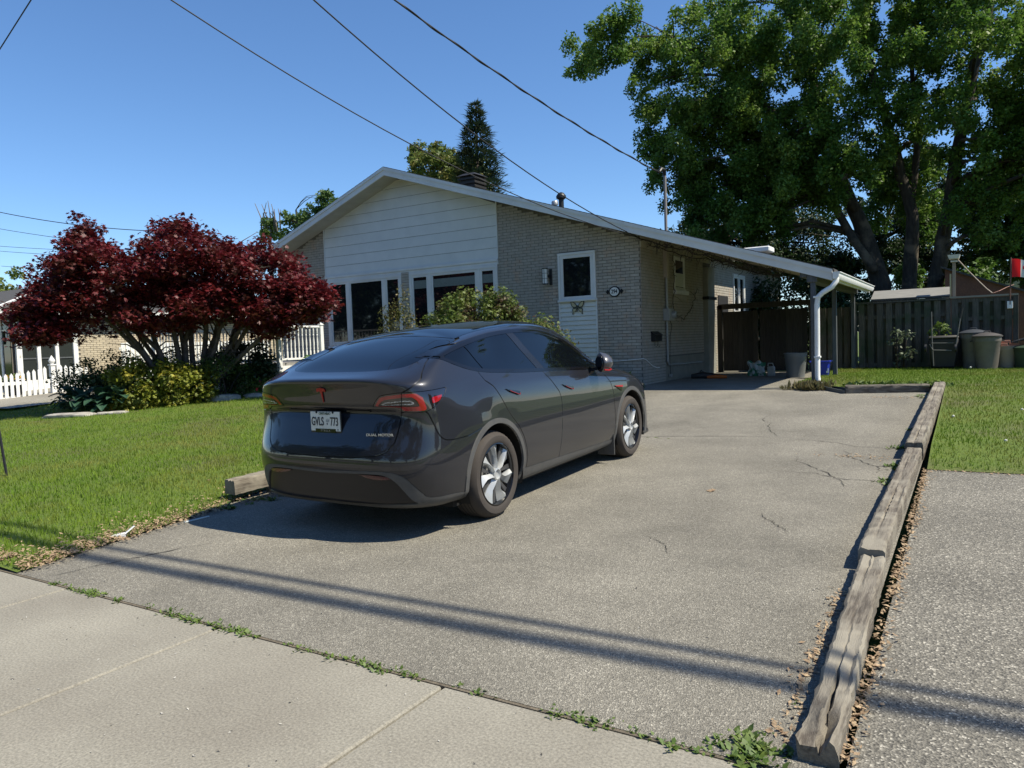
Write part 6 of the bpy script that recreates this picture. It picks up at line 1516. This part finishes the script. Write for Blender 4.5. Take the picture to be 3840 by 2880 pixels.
tree('silver_maple','huge multi stemmed silver maple towering behind the carport fence',(-1.9,28,.46),
 [[(-2.2,28,.3,.50),(-2.55,28,2.5,.44),(-2.95,28,4.5,.36),(-4.0,28,7.3,.25),(-4.6,28,10.1,.18),(-5.5,27.8,12.8,.10)],
  [(-1.95,28.2,.3,.42),(-1.8,28.2,2.5,.34),(-1.65,28.2,5.2,.27),(-2.3,28,7.9,.22),(-2.9,28,10.6,.15),(-3.4,28,13.2,.08)],
  [(-1.2,28,.3,.46),(-1.05,28,2.4,.36),(-.74,28,4.3,.30),(-.29,28.0,7.6,.24),(.35,28,10.7,.20),(.9,28,13.5,.1)],
  [(-2.7,27.6,3.4,.22),(-3.9,27.3,5.7,.17),(-5.2,27,7.4,.12),(-6.4,26.5,8.9,.07)],
  [(-3.3,27.8,5.5,.18),(-5.1,27,8.3,.14),(-7.3,26,10.6,.10),(-9.0,25,11.9,.05)],
  [(-1.65,28.2,5.2,.18),(-1.5,28.3,8.0,.13),(-1.7,28.3,11,.07)],
  [(-.6,28,5.0,.16),(.9,28,7.6,.12),(2.6,28,9.3,.06)]],
 [(-3.6,27.0,9.7,3.4,3.2,3.6),(-7.6,25.6,10.2,2.5,2.3,2.1),(.4,27.0,9.6,3.4,3.0,3.6),(-10.5,24.2,11.6,1.35,1.3,.9),(-6.0,27.0,6.9,1.7,1.8,1.5),(-3.0,28,12.8,5.,3.6,2.2),(2.4,27.5,6.2,1.4,1.6,2.0),(-4.4,26.2,6.9,.9,.9,1.7),(-7.9,27.5,6.9,1.0,1.2,.9),(-4.9,26.0,6.4,1.2,1.0,1.7),(.6,27,5.8,1.1,1.0,1.8),(1.9,27.6,7.6,1.5,1.2,1.6),(-6.6,26.0,5.6,1.5,1.2,1.1),(-8.9,26,8.2,1.5,1.5,1.7),(-8.3,27,6.4,1.6,1.5,1.3),(2.2,27,8.8,1.7,1.3,1.9),(-1.6,29.3,6.6,1.7,1.,1.7),(-6.2,26.4,8.6,1.8,1.3,1.8)],
 (170,115,170,34,64,140,50,22,18,28,26,34,34,44,36,50,40,60),.18,.50,370000,.105,M_sil,'trees behind the house and fence',1,1.1,.7,lim=260,surf=.30,wd=.33,thick=.72)
tree('background_tree','dark dense tree behind the carport roof below the big maple',(-9,33,.46),[[(-8.6,33,.3,.25),(-8.3,33,4,.16),(-8.0,33,6.5,.08)]],
 [(-9.7,33,5.3,2.1,2.0,1.9),(-6.2,33.5,5.0,2.3,2.0,1.9),(-12.2,33,4.9,1.3,1.2,1.1)],(50,50,22),.45,.8,46000,.15,M_dk,'trees behind the house and fence',1,.8,.6,lim=50)
tree('background_tree','dark leafy tree filling the gap behind the big maple trunks',(-3.2,35,.46),[[(-3.4,35,.3,.25),(-3.2,35,3,.18),(-3.0,35,6,.08)]],
 [(-3.4,35,4.6,2.8,1.6,2.7),(-.4,36,5.4,2.6,1.6,2.6),(-2.2,33,7.4,1.6,1.3,1.2)],(60,60,16),.3,.65,52000,.15,M_dk,'trees behind the house and fence',1,.8,.6,lim=40)
tree('background_tree','low dark bushy tree behind the carport gate',(-6,26,.46),[[(-6,26,.3,.15),(-6,26,2,.08)]],[(-7.2,25.5,2.0,1.8,1.2,1.5),(-4.6,25,1.9,1.8,1.0,1.4)],(36,36),.4,.7,24000,.13,M_dk,'trees behind the house and fence',1,.8,.6,lim=10)
tree('background_tree','leafy tree behind the brown garage at the right edge',(1.6,34,.46),[[(1.6,34,.3,.2),(1.7,34,4,.14),(1.4,34,7,.06)],[(1.7,34,3,.12),(2.6,34,5.5,.05)]],
 [(1.2,33.5,6.0,1.7,1.6,1.6),(2.6,33.5,4.2,2.2,1.4,1.2),(3.0,34,6.9,1.6,1.5,1.6)],(34,34,30),.35,.7,17000,.16,leafmat('mid_leaf',(.03,.07,.018),(.07,.12,.025),None,.3,.8,fs=5.),'trees behind the house and fence',3,.8,.6,lim=60)
tree('background_tree','small bright green tree beside the big maple trunk',(.1,30,.46),[[(.1,30,.3,.08),(.1,30,2.6,.04)]],[(-.05,30,2.9,.8,.7,1.0),(-1.9,30,3.2,.5,.5,.7)],(22,10),.25,.4,2600,.15,leafmat('bright_leaf',(.05,.11,.02),(.10,.18,.03),None,.35,1.),'trees behind the house and fence',3,.8,.8,lim=14)
tree('background_tree','olive green tree beside the spruce behind the roof',(-33,45,0),[[(-33.4,45,0,.3),(-33.2,45,9,.2),(-33,45,15,.08)]],
 [(-33.0,45,13.9,2.8,2.4,2.4),(-34.6,45,12.6,1.8,1.6,1.6),(-30.5,45,13.2,1.6,1.6,2.0),(-35.4,45,16.0,.8,.6,.7)],(60,24,24,5),.4,.75,16000,.20,leafmat('olive_leaf',(.09,.14,.03),(.16,.20,.045),(.17,.15,.04),.3,.8,fs=5.),'trees behind the house and fence',3,.8,.6,lim=40)
tree('background_tree','light green tree showing over the left roof slope',(-43,40,0),[[(-43,40,0,.3),(-43,40,8,.15),(-43,40,12,.06)]],
 [(-39.6,40,12.0,1.0,1.,.9),(-41.4,40,11.2,1.2,1.1,1.2),(-43.3,40,10.6,1.1,1.1,1.4),(-46.0,40,10.9,.9,.9,1.0),(-47.6,40,9.4,.7,.7,.7)],(16,16,14,14,8),.3,.5,5600,.19,M_lt,'trees behind the house and fence',3,.8,.5,lim=24)
dt=thing('bare_branches','bare dead branches rising beside the light green tree','tree',(-47,40,0)); m=MB()
for i in range(7):
    x=-46.9+i*.35; m.tube([(x,40,10.6),(x+rr.uniform(-.3,.3),40,11.8),(x+rr.uniform(-.6,.6),40,12.6+rr.uniform(-.4,.5))],[.07,.05,.02],5); m.tube([(x,40,11.4),(x+rr.uniform(-.8,.8),40,12.2)],[.04,.02],4)
m.tube([(-46,40,0),(-46,40,10.7)],[.25,.12],8); m.add('trunk',pm('dead_bark',(.16,.13,.11),.9),dt)
tree('distant_tree','green tree above the far left of the neighbour roof',(-52,24,0),[[(-52,24,0,.25),(-52,24,5,.1)]],[(-51.2,23.2,4.6,1.9,1.9,1.9),(-54,24,6,2.5,2.,2.)],(24,20),.4,.7,5000,.2,leafmat('olive_leaf',(.05,.08,.02),(.1,.13,.03)),None,3,.8,.5,lim=10)
# spruce
sp_=thing('spruce_tree','tall dark blue green spruce with pointed top behind the chimney','tree',(-27.9,42,0)); m=MB(); m.tube([(-27.9,42,0),(-27.9,42,17.4)],[.3,.03],8); m.add('trunk',M_bark,sp_,smooth='all')
P=[]; D=[]
for i in range(15000):
    z=17.5-8.5*rng.uniform(0,1)**.62; t=(17.5-z)/8.5; rmax=.12+2.7*t**.92; ly=math.sin(z*7.+math.sin(z*3)*2); a=rng.uniform(0,6.283); lobes=1+.18*math.sin(a*5+z*4)
    r=rmax*lobes*(.35+.65*rng.uniform(0,1)**.45)*(.86+.14*ly); P.append((-27.9+r*math.cos(a),42+r*math.sin(a),z-.18*r+ .12*ly)); D.append((math.cos(a),math.sin(a),.25))
P=np.array(P); D=np.array(D); n=len(P); s=rng.uniform(.20,.42,n)[:,None]; e=np.cross(D,np.array([0,0,1.])); e/=np.linalg.norm(e,axis=1,keepdims=True)
D=D+rng.normal(0,.35,(n,3)); V=np.concatenate([P,P+D*s*.5+e*s*.16,P+D*s,P+D*s*.5-e*s*.16]); i=np.arange(n)
link('crown',np_mesh('crown',V,np.stack([i,i+n,i+2*n,i+3*n],1)),leafmat('spruce_needle',(.018,.040,.026),(.035,.065,.042),(.06,.07,.035),.1,.9,fs=4.),sp_)
# ---- street side behind the camera (seen in reflections)
for i,(x,y,h_,lb) in enumerate([(-22,-15,9,'leftmost street tree across the road behind the camera'),(-14.5,-14,10,'round street tree across the road behind the camera'),(-7,-15,11,'dense street tree straight across the road from the drive'),(1,-15,10,'broad street tree across the road behind the camera'),(9,-16,10,'street tree by the far kerb behind the camera'),(17,8,7,'leafy tree in the garden across the side driveway'),(24,19,9,'tall tree beyond the side lawn outside the picture'),(-31,-17,10,'street tree left of the round one across the road'),(-38,-13,10,'tall street tree further left across the road'),(-46,-15,11,'second last street tree of the row across the road'),(-55,-14,10,'last street tree of the row far to the left across the road')]):
    tree('street_tree',lb,(x,y,0),[[(x,y,0,.3),(x,y,h_*.4,.22),(x+.3,y,h_*.75,.1)]],[(x,y,h_*.60,h_*.42,h_*.36,h_*.42)],(110,),.7,1.2,7000,.42,M_dk,'trees around the street',1,.8,.5,lim=16)
nb2_=thing('right_neighbour_house','brick house beyond the side driveway outside the picture','house',(15,18,0)); B(11,14,0,22,26,3.).add('wall',M_brickn,nb2_); MB().hexa([(10.4,13.4,3),(22.6,13.4,3),(22.6,26.6,3),(10.4,26.6,3),(14,18,5.2),(19,18,5.2),(19,22,5.2),(14,22,5.2)]).add('roof',M_shingle,nb2_)
# ================================================================ OVERHEAD WIRES
GW='service wires from the street to the house'
def wire(A,Bp,sag,r,label,group,name='overhead_wire',n=48,twist=0):
    A=Vector(A);Bp=Vector(Bp); P=[]
    for i in range(n+1):
        s=i/n; p=A.lerp(Bp,s); p.z-=sag*4*s*(1-s); P.append(p)
    m=MB(); m.tube(P,r,6)
    if twist:
        Q=[]
        for i in range(n*8+1):
            s=i/(n*8); p=A.lerp(Bp,s); p.z-=sag*4*s*(1-s); a=s*(Bp-A).length*2*math.pi/1.1; Q.append(p+Vector((math.cos(a)*twist,0,math.sin(a)*twist)))
        m.tube(Q,r*.9,5)
    m.add(name,M_wire,smooth='all',label=label,cat='wire',group=group)
wire((-6.04,15.25,3.62),(-12,-8,14.977),2.398,.009,'left thin wire crossing the sky to the house corner',GW)
wire((-6.04,15.25,3.62),(-9,-8,16.141),2.343,.010,'middle wire crossing the sky over the roof vents to the house corner',GW)
wire((-6.04,16.58,5.22),(-10.12,-8,13.341),1.3,.013,'right thick twisted wire from the sky to the service mast',GW,twist=.014)
GS='cables strung along the street'
wire((-45,2.65,8.1),(45,5.80,8.1),.0,.030,'lower of the thick cables strung along the street overhead',GS)
wire((-45,2.75,8.35),(45,5.90,8.35),.0,.026,'upper thick cable twinned with the lower street cable',GS)
wire((-45,3.18,8.0),(45,5.73,8.0),.0,.030,'single street cable on the house side of the twin cables',GS)
GL='thin wires crossing the sky on the left'
wire((-26.1,9.35,5.9),(-8.,6.75,9.85),.0,.012,'short steep wire cutting the upper left corner of the sky',GL)
wire((-33,13.6,7.6),(-25.2,17.5,6.05),.25,.014,'curved wire running down to the neighbour house behind the maple','' or GL)
wire((-42,19.,8.2),(-32,19.2,6.4),.05,.012,'upper of the thin level wires left of the maple',GL)
wire((-42,19.1,7.3),(-30,19.6,5.9),.05,.010,'second thin level wire left of the maple',GL)
wire((-42,19.1,7.05),(-30,19.6,5.65),.05,.010,'third thin level wire just under the second one left of the maple',GL)
wire((-42,19.2,6.3),(-30,19.6,5.0),.05,.010,'lowest thin wire above the neighbour roof left of the maple',GL)
